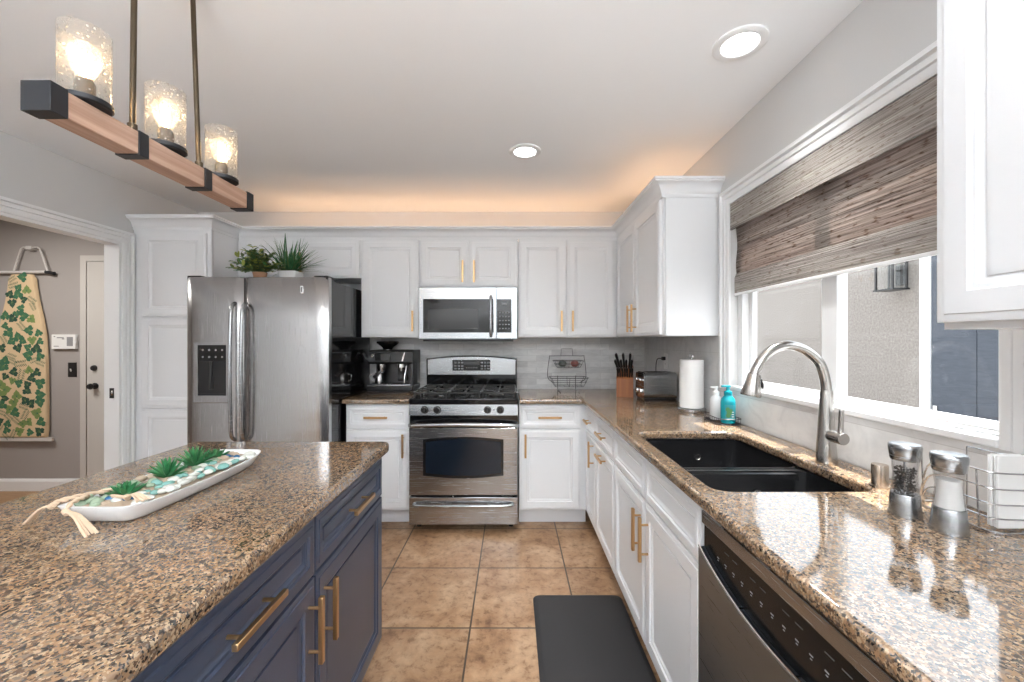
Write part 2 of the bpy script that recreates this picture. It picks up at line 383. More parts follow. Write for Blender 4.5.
b = nb(); box(b, HL - .1, HL, 0.5, HB + .1, 0, ZC); struct('wall_hall_left', b, M['hall_paint'])
b = nb(); box(b, HL, XL - .1, 0.4, 0.5, 0, ZC); struct('wall_hall_front', b, M['hall_paint'])
b = nb(); box(b, XL - .103, XL - .1, DO1 + .04, HB, 0, ZC); box(b, XL - .103, XL - .1, .5, DO0 - .04, 0, ZC); struct('wall_hall_right', b, M['hall_paint'])
b = nb(); prism(b, [(HB, 0), (HB - .016, 0), (HB - .016, .085), (HB - .008, .106), (HB, .106)], 'YZ', HL, -3.81); struct('baseboard_hall', b, M['trim_white'])

def casing_loop(pts, nrm_sign, prof):
    """sweep prof [(across, out)] along open path pts (in Y,Z), mitred; out along -X*nrm_sign"""
    n = len(pts); loops = []
    for i in range(n):
        p = Vector(pts[i]); ds = []
        if i > 0: ds.append((p - Vector(pts[i - 1])).normalized())
        if i < n - 1: ds.append((Vector(pts[i + 1]) - p).normalized())
        ns = [Vector((-d.y, d.x)) for d in ds]
        if len(ns) == 2: mtr = (ns[0] + ns[1]) / (1 + ns[0].dot(ns[1]))
        else: mtr = ns[0]
        loops.append([(p + mtr * a, o) for a, o in prof])
    return loops
CPROF = [(0, 0), (0, .008), (.010, .014), (.028, .014), (.031, .010), (.035, .017), (.054, .017), (.057, .012), (.062, .025), (.078, .025), (.078, 0)]
# door opening casing into the hall
b = nb()
loops = casing_loop([(DO0, 0), (DO0, DOZ), (DO1, DOZ), (DO1, 0)], 1, CPROF)
loft(b, [[(XL + o, p.x, p.y) for p, o in lp] for lp in loops])
box(b, XL - .104, XL, DO1, DO1 - .018, 0, DOZ); box(b, XL - .104, XL, DO0, DO0 + .018, 0, DOZ); box(b, XL - .104, XL, DO0 + .018, DO1 - .018, DOZ - .018, DOZ)
tr = struct('trim_1', b, M['trim_white'])
b = nb(); box(b, XL - .065, XL - .035, DO1 - .020, DO1 - .0175, .93, 1.0); box(b, XL - .056, XL - .044, DO1 - .0206, DO1 - .0195, .95, .98, m=1); obj('strike_plate', b, [M['black_satin'], M['nickel']], tr)

# hall door with casing
dr = struct('door_1')
HD0 = -3.81
b = nb(); prism(b, [(HD0, 0), (HD0 + .05, 0), (HD0 + .05, 2.03), (-2.82, 2.03), (-2.82, 2.08), (HD0, 2.08)], 'XZ', HB - .016, HB); obj('door_casing', b, M['door_grey'], dr)
b = nb(); box(b, HD0 + .053, -2.83, HB - .010, HB, .008, 2.027, .002); obj('door_slab', b, M['door_grey'], dr)
b = nb(); lathe(b, [(.026, 0), (.026, .008), (.020, .02), (.012, .022)], (0, 0, 0), 20, 'Y', m=0); 
bmesh.ops.rotate(b, cent=(0, 0, 0), matrix=Matrix.Rotation(PI, 3, 'Z'), verts=b.verts); bmesh.ops.translate(b, vec=px(94.5, 368, HB - .01), verts=b.verts); obj('deadbolt', b, M['black_satin'], dr)
b = nb(); lathe(b, [(.028, 0), (.028, .008), (.012, .010), (.012, .03), (.022, .034), (.027, .046), (.022, .058), (.006, .062)], (0, 0, 0), 20, 'Y')
bmesh.ops.rotate(b, cent=(0, 0, 0), matrix=Matrix.Rotation(PI, 3, 'Z'), verts=b.verts); bmesh.ops.translate(b, vec=px(95.5, 386, HB - .01), verts=b.verts); obj('door_knob', b, M['black_satin'], dr)

# sliding patio door behind the camera
pd = struct('door_2')
b = nb()
for a0, a1 in ((SX0, SX0 + .06), (SX1 - .06, SX1), (-.85, -.77)): box(b, a0, a1, YF - .08, YF - .02, 0, SZ)
box(b, SX0, SX1, YF - .08, YF - .02, 0, .06); box(b, SX0, SX1, YF - .08, YF - .02, SZ - .06, SZ); obj('frame', b, M['vinyl'], pd)
for a0, a1 in ((SX0 + .06, -.85), (-.77, SX1 - .06)):
    b = nb(); box(b, a0, a1, YF - .054, YF - .048, .06, SZ - .06); obj('pane', b, M['pane_glass'], pd)

# kitchen window
win = struct('window_1')
loops = casing_loop([(W0, WZ0 - .02), (W0, WZ1), (W1, WZ1), (W1, WZ0 - .02)], 1, CPROF)
b = nb(); loft(b, [[(XR - o, p.x, p.y) for p, o in lp] for lp in loops]); obj('casing', b, M['trim_white'], win)
b = nb(); box(b, XR - .014, XR + .1, W0, W1, WZ0 - .02, WZ0, .004); obj('sill', b, M['trim_white'], win)
b = nb()
fx0, fx1 = XR + .035, XR + .098
box(b, fx0, fx1, W0 + .002, W0 + .018, WZ0, WZ1, .003); box(b, fx0, fx1, W1 - .045, W1 - .002, WZ0, WZ1, .003)
box(b, fx0, fx1, W0 + .018, W1 - .045, WZ0, WZ0 + .012, .003); box(b, fx0, fx1, W0 + .018, W1 - .045, WZ1 - .04, WZ1 - .002, .003); obj('frame', b, M['vinyl'], win)
def sash(y0, y1, x0, x1, wl, wr):
    b = nb(); z0, z1 = WZ0 + .012, WZ1 - .04
    box(b, x0, x1, y0, y0 + wl, z0, z1, .003); box(b, x0, x1, y1 - wr, y1, z0, z1, .003)
    box(b, x0, x1, y0 + wl, y1 - wr, z0, z0 + .02, .003); box(b, x0, x1, y0 + wl, y1 - wr, z1 - .03, z1, .003)
    s = obj('sash', b, M['vinyl'], win)
    b = nb(); box(b, (x0 + x1) / 2 - .003, (x0 + x1) / 2 + .003, y0 + wl, y1 - wr, z0 + .02, z1 - .03); obj('pane', b, M['pane_glass'], s)
sash(1.525, W1 - .046, XR + .068, XR + .094, .05, .03); sash(W0 + .019, 1.585, XR + .040, XR + .066, .02, .075)

# backsplash tiles
b = nb(); box(b, -1.205, XR, YB - .008, YB, .914, 1.372); struct('trim_2', b, M['splash_back'])
b = nb()
box(b, XR - .008, XR, W1 + .078, YB - .008, .914, 1.372); box(b, XR - .008, XR, -.4, W1 + .078, .914, WZ0 - .02); box(b, XR - .008, XR, -.4, W0 - .078, WZ0 - .02, 1.36)
struct('trim_3', b, M['splash_side'])

# ---------------------------------------------------------------- outside the window
XW = 4.0
b = nb(); box(b, XR + .1, 9, -6, 9, -.25, -.15); struct('floor_outside', b, M['concrete'])
b = nb(); box(b, -6, XR + .1, -9, YF - .1, -.25, -.02); struct('floor_patio', b, M['concrete'])
b = nb(); box(b, -6, 4.5, -7.4, YF - .12, 2.35, 2.45); struct('ceiling_sky_blocker', b, M['trim_white'])  # unseen roof, added to keep sky and sunlit ground out of the steel reflections
b = nb(); box(b, -6, XR + .1, -7.4, -7.2, -.02, 2.1); struct('wall_sky_blocker', b, M['stucco'])  # unseen wall, added to cut the bright sky behind the sliding door
GP0, GP1 = 3.912, 4.012
b = nb(); box(b, XW, XW + .2, GP1 + .001, 11, -.15, 2.16); struct('wall_outside', b, M['stucco'])
b = nb(); box(b, XW, XW + .2, -3, 1.6, -.15, 2.16); struct('wall_outside_near', b, M['stucco'])
b = nb(); box(b, XW - .035, XW + .12, GP0, GP1, -.15, 2.16, .004); solo('gate_post', b, M['trim_white'], 'white square post between the stucco wall and the dark gate outside the window', 'post')
g = thing('garden_gate', 'dark slate blue gate beyond the right window pane', 'gate', (XW, 2.75, -.13))
b = nb(); box(b, XW - .02, XW + .01, 1.61, GP0 - .002, -.12, 2.15, .003)
for k in range(6): box(b, XW - .026, XW - .02, 1.62 + k * .381, 1.62 + k * .381 + .376, -.10, 2.13, .002)
obj('gate_panel', b, M['gate_dark'], g)
b = nb(); box(b, XW - .038, XW - .026, GP0 - .07, GP0 - .03, .62, .72, .004); obj('gate_latch', b, M['nickel'], g)
b = nb(); prism(b, rrect(3.25, 3.62, -.15, .62, .04), 'YZ', XW - .20, XW - .16); solo('leaning_board', b, M['pale_wood'], 'pale tan board with rounded top corners standing by the dark gate', 'board')
c = Vector((XW - .12, 4.22, 1.84)); h = .30; q_ = .085
ln = thing('wall_lantern', 'black framed square lantern on the stucco wall outside the window', 'lantern', (XW - .07, c.y, c.z))
b = nb(); box(b, XW - .02, XW, c.y - .06, c.y + .06, c.z + .06, c.z + .26, .004); tube(b, [(XW - .01, c.y, c.z + .2), (XW - .06, c.y, c.z + .2)], .01); obj('bracket', b, M['black_satin'], ln)
b = nb()
for dx in (-.07, .07):
    for dy in (-.095, .095): box(b, c.x + dx - .008, c.x + dx + .008, c.y + dy - .008, c.y + dy + .008, c.z + .014, c.z + h)
box(b, c.x - .085, c.x + .085, c.y - .115, c.y + .115, c.z, c.z + .016); box(b, c.x - .085, c.x + .085, c.y - .115, c.y + .115, c.z + h, c.z + h + .016)
loft(b, [[(c.x + s_ * u, c.y + s_ * 1.3 * v, z) for u, v in ((-1, -1), (1, -1), (1, 1), (-1, 1))] for s_, z in ((.085, c.z + h + .016), (.03, c.z + h + .07))]); obj('lantern_frame', b, M['black_satin'], ln)
b = nb(); box(b, c.x - .065, c.x + .065, c.y - .09, c.y + .09, c.z + .017, c.z + h - .002); obj('lantern_glass', b, M['pane_glass'], ln)

# ---------------------------------------------------------------- cabinets
def front(bm, x0, x1, z0, z1, stile, y=0.0, t=.02):
    """framed door or drawer front with a moulded inner edge, front face at y - t"""
    s = stile
    prof = [(0, 0), (0, t - .004), (.003, t - .003), (.014, t - .003), (.016, t), (s, t), (s + .003, t - .006), (s + .010, t - .006), (s + .015, t - .010), (s + .023, t - .0135), (s + .024, t - .009), (s + .03, t - .0085)]
    loops = [[(x0 + i, y - h, z0 + i), (x1 - i, y - h, z0 + i), (x1 - i, y - h, z1 - i), (x0 + i, y - h, z1 - i)] for i, h in prof]
    loft(bm, loops)
def pull(bm, cx, cz, orient, y, L=.165):
    """square bar pull on two round posts"""
    if orient == 'H':
        box(bm, cx - L / 2, cx + L / 2, y - .038, y - .026, cz - .007, cz + .007, .0012, 1)
        for d in (-L * .33, L * .33): lathe(bm, [(.0042, -.028), (.0042, 0)], (cx + d, y, cz), 10, 'Y')
    else:
        box(bm, cx - .007, cx + .007, y - .038, y - .026, cz - L / 2, cz + L / 2, .0012, 1)
        for d in (-L * .33, L * .33): lathe(bm, [(.0042, -.028), (.0042, 0)], (cx, y, cz + d), 10, 'Y')
def frame_m(loc, deg): return Matrix.Translation(Vector(loc)) @ Matrix.Rotation(math.radians(deg), 4, 'Z')
def cabinet(name, label, loc, deg, w, depth, z0, z1, fronts, body, hw, toe=False, group=None, top=True, cat='cabinet', dark=None, plinth=None):
    FM = frame_m(loc, deg); c = FM @ Vector((w / 2, depth / 2, 0)); c.z = 0 if toe else z0
    r = thing(name, label, cat, tuple(c), group)
    b = nb(); t = .018
    box(b, 0, t, .02, depth, z0, z1); box(b, w - t, w, .02, depth, z0, z1); box(b, t, w - t, .02, depth, z0, z0 + t); box(b, t, w - t, depth - .008, depth, z0 + t, z1)
    if top: box(b, t, w - t, .02, depth, z1 - t, z1)
    box(b, 0, w, 0, .02, z0, z1)
    obj('carcass', b, body, r, FM)
    if toe:
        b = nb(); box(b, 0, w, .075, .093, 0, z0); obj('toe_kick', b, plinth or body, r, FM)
    for f in fronts:
        kind, x0, x1, a, e, st, h = f[:7]
        b = nb(); front(b, x0, x1, a, e, st); d = obj(kind, b, body, r, FM)
        if h:
            b = nb(); pull(b, h[1], h[2], h[0], -.02, h[3] if len(h) > 3 else .165); obj('handle', b, hw, d, FM)
    return r
CW, BR = M['cab_white'], M['brass']
# pantry
cabinet('pantry_cabinet', 'tall white pantry cabinet left of the refrigerator', (XL + .002, 2.95, 0), 0, 0.556, .606, .11, 2.135,
        [('door', .065, .53, 1.50, 2.095, .055, None), ('door', .065, .53, .85, 1.49, .055, None), ('door', .065, .53, .13, .84, .055, None)], CW, BR, True)
UY = 3.24
def upper(label, X0, X1, z0, fr, **kw):
    return cabinet('wall_cabinet', label, (X0, UY, 0), 0, X1 - X0, YB - UY - .002, z0, 2.135, fr, CW, BR, **kw)
zt = 2.11
upper('wide white wall cabinet with two short doors above the refrigerator', -2.145, -1.186, 1.82, [('door', .004, .474, 1.83, zt, .05, ('V', .45, 1.92, .17)), ('door', .480, .948, 1.83, zt, .05, ('V', .504, 1.925, .17))])
upper('single door white wall cabinet above the coffee machine', -1.184, -.727, 1.355, [('door', .010, .452, 1.362, zt, .055, ('V', .412, 1.48, .16))])
upper('short two door white wall cabinet above the microwave', -.725, .047, 1.745, [('door', .004, .382, 1.752, zt, .055, ('V', .342, 1.865, .17)), ('door', .390, .768, 1.752, zt, .055, ('V', .430, 1.865, .17))])
upper('tall two door white wall cabinet right of the microwave', .049, .832, 1.355, [('door', .004, .374, 1.362, zt, .055, ('V', .336, 1.48, .16)), ('door', .382, .752, 1.362, zt, .055, ('V', .422, 1.48, .16))])
cabinet('wall_cabinet', 'white corner wall cabinet with plain end panel beside the window', (.833, 3.238, 0), -90, .958, .315, 1.355, 2.135,
        [('door', .03, .488, 1.362, zt, .055, ('V', .445, 1.475, .18)), ('door', .494, .955, 1.362, zt, .055, ('V', .540, 1.475, .18))], CW, BR)
cabinet('wall_cabinet', 'white wall cabinet nearest the camera, right of the woven shade', (.833, .794, 0), -90, .93, .315, 1.347, 2.135,
        [('door', .002, .462, 1.36, zt, .055, None), ('door', .468, .928, 1.36, zt, .055, None)], CW, BR)
# crown moulding: swept with mitres along the cabinet fronts
CR = [(0, 2.120), (.006, 2.120), (.007, 2.138), (.012, 2.142), (.016, 2.158), (.026, 2.175), (.042, 2.188), (.056, 2.192), (.056, 2.199), (.062, 2.202), (.062, 2.214), (.048, 2.214), (.002, 2.138), (0, 2.137)]
def crown(path):
    n = len(path); loops = []
    for i in range(n):
        p = Vector(path[i]); ds = []
        if i > 0: ds.append((p - Vector(path[i - 1])).normalized())
        if i < n - 1: ds.append((Vector(path[i + 1]) - p).normalized())
        ns = [Vector((d.y, -d.x)) for d in ds]
        mt = (ns[0] + ns[1]) / (1 + ns[0].dot(ns[1])) if len(ns) == 2 else ns[0]
        loops.append([(p.x + mt.x * o, p.y + mt.y * o, z) for o, z in CR])
    b = nb(); loft(b, loops); return b
b = crown([(XL + .001, 2.949), (-2.151, 2.949), (-2.151, 3.239), (.832, 3.239), (.832, 2.279), (XR - .001, 2.279)])
solo('crown_moulding', b, CW, 'white crown moulding along the tops of the pantry and wall cabinets', 'moulding')
b = crown([(XR - .001, .795), (.832, .795)][::-1] + [])
b.free()
# LED strips hidden on top of the wall cabinets
b = nb(); box(b, -2.05, .80, 3.33, 3.345, 2.136, 2.142); solo('led_strip', b, M['led_warm'], 'warm light strip lying on top of the back wall cabinets', 'light strip')
b = nb(); box(b, .93, .945, 2.40, 3.20, 2.136, 2.142); solo('led_strip', b, M['led_warm'], 'warm light strip lying on top of the cabinet beside the window', 'light strip')

# base cabinets
BY = 2.945; ZT = .878
cabinet('base_cabinet', 'white base cabinet with drawer and door left of the range', (-1.185, BY, 0), 0, .468, .61, .115, ZT,
        [('drawer', .008, .455, .705, .862, .03, ('H', .225, .785)), ('door', .008, .455, .128, .695, .055, ('V', .415, .585))], CW, BR, True)
cabinet('base_cabinet', 'white base cabinet with drawer and door right of the range', (.050, BY, 0), 0, .489, .61, .115, ZT,
        [('drawer', .004, .436, .705, .862, .03, ('H', .218, .785)), ('door', .004, .436, .128, .695, .055, ('V', .045, .585))], CW, BR, True)
RX = .54
cabinet('base_cabinet', 'white base cabinet with one drawer and a door, in the corner under the knife block', (RX, BY - .001, 0), -90, .362, .60, .115, ZT,
        [('drawer', .03, .358, .705, .862, .03, ('H', .19, .785, .13)), ('door', .03, .358, .128, .695, .055, ('V', .315, .60))], CW, BR, True)
cabinet('base_cabinet', 'white base cabinet with two horizontal pulls, drawer above tall pull-out', (RX, 2.582, 0), -90, .472, .60, .115, ZT,
        [('drawer', .004, .466, .705, .862, .03, ('H', .235, .785)), ('pull_out', .004, .466, .128, .695, .055, ('H', .235, .655))], CW, BR, True)
cabinet('sink_base_cabinet', 'white sink cabinet with two false drawer fronts and paired brass pulls', (RX, 2.109, 0), -90, .978, .60, .115, ZT,
        [('drawer_front', .006, .485, .705, .862, .03, None), ('drawer_front', .493, .966, .705, .862, .03, None),
         ('door', .006, .485, .128, .695, .055, ('V', .445, .565, .17)), ('door', .493, .966, .128, .695, .055, ('V', .533, .565, .17))], CW, BR, True, top=False)
cabinet('base_cabinet', 'white base cabinet at the near end of the counter beyond the dishwasher', (RX, .516, 0), -90, .6, .60, .115, ZT,
        [('drawer', .006, .594, .705, .862, .03, None), ('door', .006, .594, .128, .695, .055, None)], CW, BR, True)
# island cabinets
for k, (y0, lb) in enumerate(((1.097, 'navy island cabinet at the end nearest the range'), (.532, 'navy island cabinet in front of the tray, left of the one nearest the range'), (-.033, 'navy island cabinet at the end farthest from the range'))):
    vx = .5235 if k == 1 else .045
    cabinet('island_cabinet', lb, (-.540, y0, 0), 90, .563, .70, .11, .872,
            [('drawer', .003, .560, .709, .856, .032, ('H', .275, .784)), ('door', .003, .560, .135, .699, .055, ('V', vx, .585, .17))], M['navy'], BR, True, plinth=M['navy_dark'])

# ---------------------------------------------------------------- countertops
def slab(name, outer, holes, zb, zt_, label):
    cu = bpy.data.curves.new(name, 'CURVE'); cu.dimensions = '2D'; cu.fill_mode = 'BOTH'
    for pl in [outer] + holes:
        sp = cu.splines.new('POLY'); sp.points.add(len(pl) - 1); sp.use_cyclic_u = True
        for q, (x, y) in zip(sp.points, pl): q.co = (x, y, 0, 1)
    h = (zt_ - zb) / 2; bd = .011
    cu.extrude = h - bd; cu.bevel_depth = bd; cu.bevel_resolution = 3; cu.offset = -bd
    o = bpy.data.objects.new(name + '_c', cu); COL.objects.link(o)
    dg = bpy.context.evaluated_depsgraph_get(); me = bpy.data.meshes.new_from_object(o.evaluated_get(dg))
    bpy.data.objects.remove(o)
    bm = nb(); bm.from_mesh(me); bmesh.ops.remove_doubles(bm, verts=bm.verts, dist=1e-5); bpy.data.meshes.remove(me)
    # ogee step: a thinner second nosing below
    bmesh.ops.translate(bm, vec=(0, 0, zb + h), verts=bm.verts)
    return solo(name, bm, M['granite'], label, 'countertop', ang=50)
def chamf(pts_r):     # polygon with rounded corners: (x, y, r)
    out = []; n = len(pts_r)
    for i, (x, y, r) in enumerate(pts_r):
        if r == 0: out.append((x, y)); continue
        p = Vector((x, y)); a = (Vector(pts_r[i - 1][:2]) - p).normalized(); c = (Vector(pts_r[(i + 1) % n][:2]) - p).normalized()
        p0, p1 = p + a * r, p + c * r
        for k in range(6):
            s = k / 5; out.append(tuple((1 - s) ** 2 * p0 + 2 * s * (1 - s) * p + s * s * p1))
    return out
CE = .499
SK = (.562, 1.01, 1.132, 1.868)
slab('countertop', [(-1.195, YB - .009), (-1.195, 2.90), (-.722, 2.90), (-.722, YB - .009)], [], .879, .914, 'short granite countertop under the coffee machine, left of the range')
slab('countertop', chamf([(.052, YB - .009, 0), (.052, 2.90, 0), (CE, 2.90, .02), (CE, -.09, 0), (XR - .009, -.09, 0), (XR - .009, YB - .009, 0)]),
     [rrect(SK[0], SK[1], SK[2], SK[3], .045)], .879, .914, 'long polished L-shaped granite countertop holding the sink, under the window')
slab('countertop', chamf([(-1.30, 1.693, .03), (-1.30, -.10, .03), (-.498, -.10, .03), (-.498, 1.693, .035)]), [], .874, .914, 'brown speckled granite island countertop holding the white tray')

# ---------------------------------------------------------------- sink and faucet
sk = thing('kitchen_sink', 'black double bowl sink set into the granite below the window', 'sink', ((SK[0] + SK[1]) / 2, 1.5, .67))
def bowl(y0, y1, zb):
    b = nb(); x0, x1 = SK[0] - .004, SK[1] + .004; r = .05; ztop = .8785
    lps = []
    for ins, z, rr in ((-.012, ztop, .06), (0, ztop, .05), (0, ztop - .01, .05), (.010, zb + .03, .05), (.03, zb, .04)):
        lps.append([(x, y, z) for x, y in rrect(x0 + ins, x1 - ins, y0 + ins * .5, y1 - ins * .5, rr)])
    for ins, z, rr in ((.028, zb - .005, .04), (-.006, zb + .028, .05), (-.012, ztop, .06)):
        lps.append([(x, y, z) for x, y in rrect(x0 + ins, x1 - ins, y0 + ins * .5, y1 - ins * .5, rr)])
    # inner skin then outer skin
    loft(b, lps[:5], False, True); loft(b, lps[5:], True, False)
    o = obj('bowl', b, M['sink_black'], sk)
    b = nb(); cx, cy = (x0 + x1) / 2, (y0 + y1) / 2
    lathe(b, [(.045, zb + .001), (.045, zb + .004), (.036, zb + .004), (.030, zb + .002)], (cx, cy, 0), 24); obj('drain', b, M['nickel'], o)
    b = nb(); lathe(b, [(.016, 0), (.016, -.003), (.012, -.003), (.010, -.001)], (x0 + .62 * (x1 - x0), y1 - .006, .80), 16, 'Y'); obj('overflow_ring', b, M['nickel'], o)
bowl(SK[2] - .004, 1.418, .68); bowl(1.452, SK[3] + .004, .68)
b = nb(); prism(b, [(1.412, .8465), (1.458, .8465), (1.456, .868), (1.448, .876), (1.422, .876), (1.414, .868)], 'YZ', SK[0] - .002, SK[1] + .002); obj('divider', b, M['sink_black'], sk)

fx, fy = 1.062, 1.392
fa = thing('faucet', 'brushed nickel gooseneck pull-down faucet behind the sink', 'faucet', (fx, fy, .9145))
b = nb(); lathe(b, [(.030, .0005), (.031, .004), (.0295, .03), (.026, .09), (.0215, .17), (.0185, .235), (.0175, .245)], (fx, fy, .9145), 28); obj('body', b, M['nickel'], fa)
b = nb()
pts = [px(x, y, fy) for x, y in ((826.5, 399), (825, 380), (820, 364), (810, 353.5), (799, 347.5), (786, 345.5), (773, 349.5), (763, 358), (757, 368), (754.5, 374))]
pts[0].x = fx; pts = [Vector((fx, fy, 1.155))] + [Vector((p.x, fy, p.z)) for p in pts[1:]]
tube(b, smoothpath(pts, 5), .0158, 20); obj('spout', b, M['nickel'], fa)
b = nb(); p0, p1 = Vector((pts[-1].x, fy, pts[-1].z)), px(750.5, 396, fy); dirv = (p1 - p0)
tube(b, [p0 - dirv * .02, p0, p0 + dirv * .45, p0 + dirv * .95, p1], [.0170, .0195, .0245, .032, .0305], 24); sh = obj('spray_head', b, M['nickel'], fa)
b = nb(); q = p0 + dirv * .5 + Vector((.027, 0, .004)); tube(b, [q + Vector((.001, 0, .016)), q + Vector((.004, 0, 0)), q + Vector((.008, 0, -.016))], [.004, .006, .004], 10); obj('spray_button', b, M['black_satin'], sh)
b = nb(); hz = 1.010; lathe(b, [(.0195, -.020), (.0195, -.072), (.0185, -.074)], (fx, fy, hz), 24, 'Y'); hd = obj('handle_hub', b, M['nickel'], fa)
b = nb(); tube(b, [(fx, fy - .060, hz + .012), (fx + .001, fy - .061, hz + .05), (fx + .002, fy - .062, hz + .092)], [.0085, .0075, .007], 12); obj('lever', b, M['nickel'], hd)
b = nb(); lathe(b, [(.0195, 0), (.0195, .058), (.0185, .062), (.0, .062)], (1.04, 1.165, .9145), 24, cap1=False); lathe(b, [(.024, 0), (.024, .004), (.0198, .005)], (1.04, 1.165, .9145), 24)
solo('air_gap', b, mat('warm_nickel', (.58, .50, .42), .25, 1.0), 'small round metal air gap cap standing between faucet and pepper mill', 'air gap')

# ---------------------------------------------------------------- dishwasher
dw = thing('dishwasher', 'stainless dishwasher with black curved control strip under the counter', 'dishwasher', (.84, .82, 0))
DM = frame_m((RX - .012, 1.122, 0), -90)
W = .596; zt0 = .80
def arc(x): return .772 - .058 * math.sin(PI * max(0, min(1, (x - .0) / W))) ** .8
b = nb(); box(b, .004, W - .004, .03, .57, .10, .872); obj('tub', b, M['black_matte'], dw, DM)
b = nb(); n = 24
xs = [.004 + (W - .008) * i / n for i in range(n + 1)]
lo = [[(x, y, z) for x in xs] for y, z in ()]
prism(b, [(x, arc(x)) for x in xs] + [(W - .004, .12), (.004, .12)], 'XZ', -.022, .03); obj('door', b, M['steel_dark'], dw, DM)
b = nb(); prism(b, [(x, arc(x) - .001) for x in xs] + [(W - .004, .834), (.004, .834)], 'XZ', -.006, .03); cp = obj('control_panel', b, mat('panel_black', (.007, .008, .009), .22, **{'IOR': 1.3}), dw, DM)
b = nb(); tube(b, [(x, -.020, arc(x) + .002) for x in xs], .0035, 8); obj('door_lip', b, M['chrome'], dw, DM)
b = nb(); box(b, .004, W - .004, -.014, .03, .834, .868, .002); obj('top_trim', b, M['steel'], dw, DM)
b = nb(); random.seed(4)
for i in range(13):
    x = .075 + i * .036
    box(b, x, x + .009, -.0066, -.006, .775, .7775); box(b, x + .002, x + .007, -.0066, -.006, .769, .771)
    if i % 3: box(b, x, x + .02, -.0068, -.006, .806, .808, m=1)
obj('button_markings', b, [M['grey_mark'], M['screen_grey']], cp, DM)
b = nb(); box(b, .004, W - .004, .06, .075, 0.001, .10); obj('kick_plate', b, M['black_matte'], dw, DM)

# ---------------------------------------------------------------- range
RC = -.336; RY = 2.86
rg = thing('gas_range', 'stainless freestanding gas range between the two white base cabinets', 'range', (RC, 3.1, 0))
hw_ = .3765
b = nb(); box(b, RC - hw_, RC + hw_, RY + .045, 3.50, .05, .895, .003)
for sx in (-.33, .33):
    for yy in (RY + .10, 3.44): lathe(b, [(.018, 0), (.018, .05)], (RC + sx, yy, 0), 12)
obj('oven_body', b, M['black_satin'], rg)
b = nb(); box(b, RC - hw_ - .002, RC + hw_ + .002, RY - .008, 3.46, .886, .926, .006); obj('cooktop', b, M['black_gloss'], rg)
# control panel, slanted
b = nb(); prism(b, [(RY + .0, .8855), (RY - .012, .8855), (RY - .018, .812), (RY + .045, .812), (RY + .045, .8855)], 'YZ', RC - hw_, RC + hw_); cpn = obj('control_panel', b, M['steel'], rg)
for kx in (425.2, 437.7, 487.6, 500.4):
    X = (kx - 512) * RY / 412
    b = nb(); lathe(b, [(.026, 0), (.026, -.006), (.021, -.010), (.019, -.028), (.016, -.031)], (X, RY - .0155, .850), 20, 'Y'); box(b, X - .004, X + .004, RY - .050, RY - .014, .834, .872, .002); obj('knob', b, M['black_satin'], rg)
b = nb(); lathe(b, [(.004, 0), (.004, -.003)], (-.125, RY - .0155, .850), 10, 'Y'); obj('igniter_mark', b, M['black_satin'], cpn)
b = nb(); box(b, RC - hw_ + .002, RC + hw_ - .002, RY + .008, RY + .045, .70, .814); obj('vent_strip', b, M['black_gloss'], rg)
# oven door with arched window
b = nb(); D0 = RY - .014
wx = [i / 16 for i in range(17)]
X0, X1 = (423 - 512) * D0 / 412, (503.5 - 512) * D0 / 412
def wtop(u): return .645 + .018 * math.sin(PI * u)
def wbot(u): return .395 - .020 * math.sin(PI * u)
outl = [(X0 + (X1 - X0) * u, wbot(u)) for u in wx] + [(X0 + (X1 - X0) * u, wtop(u)) for u in reversed(wx)]
# steel skin around the window
nv = len(outl)
def ring_to_rect(p):
    cx, cz = (X0 + X1) / 2, .52
    return p
rect = []
xa, xb, za, zb_ = RC - hw_ + .001, RC + hw_ - .001, .258, .722
for i, (x, z) in enumerate(outl):
    u = (x - X0) / (X1 - X0)
    if i < 17: rect.append((xa + (xb - xa) * u, za))
    else: rect.append((xa + (xb - xa) * u, zb_))
loft(b, [[(x, D0 + .052, z) for x, z in rect], [(x, D0 + .003, z) for x, z in rect], [(x + (.003 if x < RC else -.003), D0, z + (.003 if z < .5 else -.003)) for x, z in rect], [(x, D0, z) for x, z in outl], [(x, D0 + .006, z) for x, z in outl]], True, False)
od = obj('oven_door', b, M['steel'], rg)
b = nb(); loft(b, [[(x, D0 + .012, z) for x, z in outl], [(x, D0 + .004, z) for x, z in outl]]); obj('door_window', b, M['oven_glass'], od)
b = nb(); s = .018
inn = [(X0 + s + (X1 - X0 - 2 * s) * u, wbot(u) + s) for u in wx] + [(X0 + s + (X1 - X0 - 2 * s) * u, wtop(u) - s) for u in reversed(wx)]
loft(b, [[(x, D0 + .0038, z) for x, z in outl], [(x, D0 + .0030, z) for x, z in outl], [(x, D0 + .0030, z) for x, z in inn], [(x, D0 + .0038, z) for x, z in inn]], closed_loops=True); obj('window_border', b, M['black_gloss'], od)
hb = [(RC - .37, D0 + .004, .742), (RC - .355, D0 - .03, .745), (RC - .30, D0 - .045, .750), (RC, D0 - .052, .757), (RC + .30, D0 - .045, .750), (RC + .355, D0 - .03, .745), (RC + .37, D0 + .004, .742)]
b = nb(); tube(b, smoothpath(hb, 6), .0145, 14); obj('door_handle', b, M['steel'], od)
# storage drawer
b = nb(); box(b, RC - hw_ + .001, RC + hw_ - .001, D0, D0 + .05, .055, .245, .004); dd = obj('storage_drawer', b, M['steel'], rg)
hb = [(RC - .34, D0 - .002, .200), (RC - .30, D0 - .028, .196), (RC, D0 - .034, .196), (RC + .30, D0 - .028, .196), (RC + .34, D0 - .002, .200)]
b = nb(); tube(b, smoothpath(hb, 6), .0115, 12); obj('drawer_handle', b, M['steel'], dd)
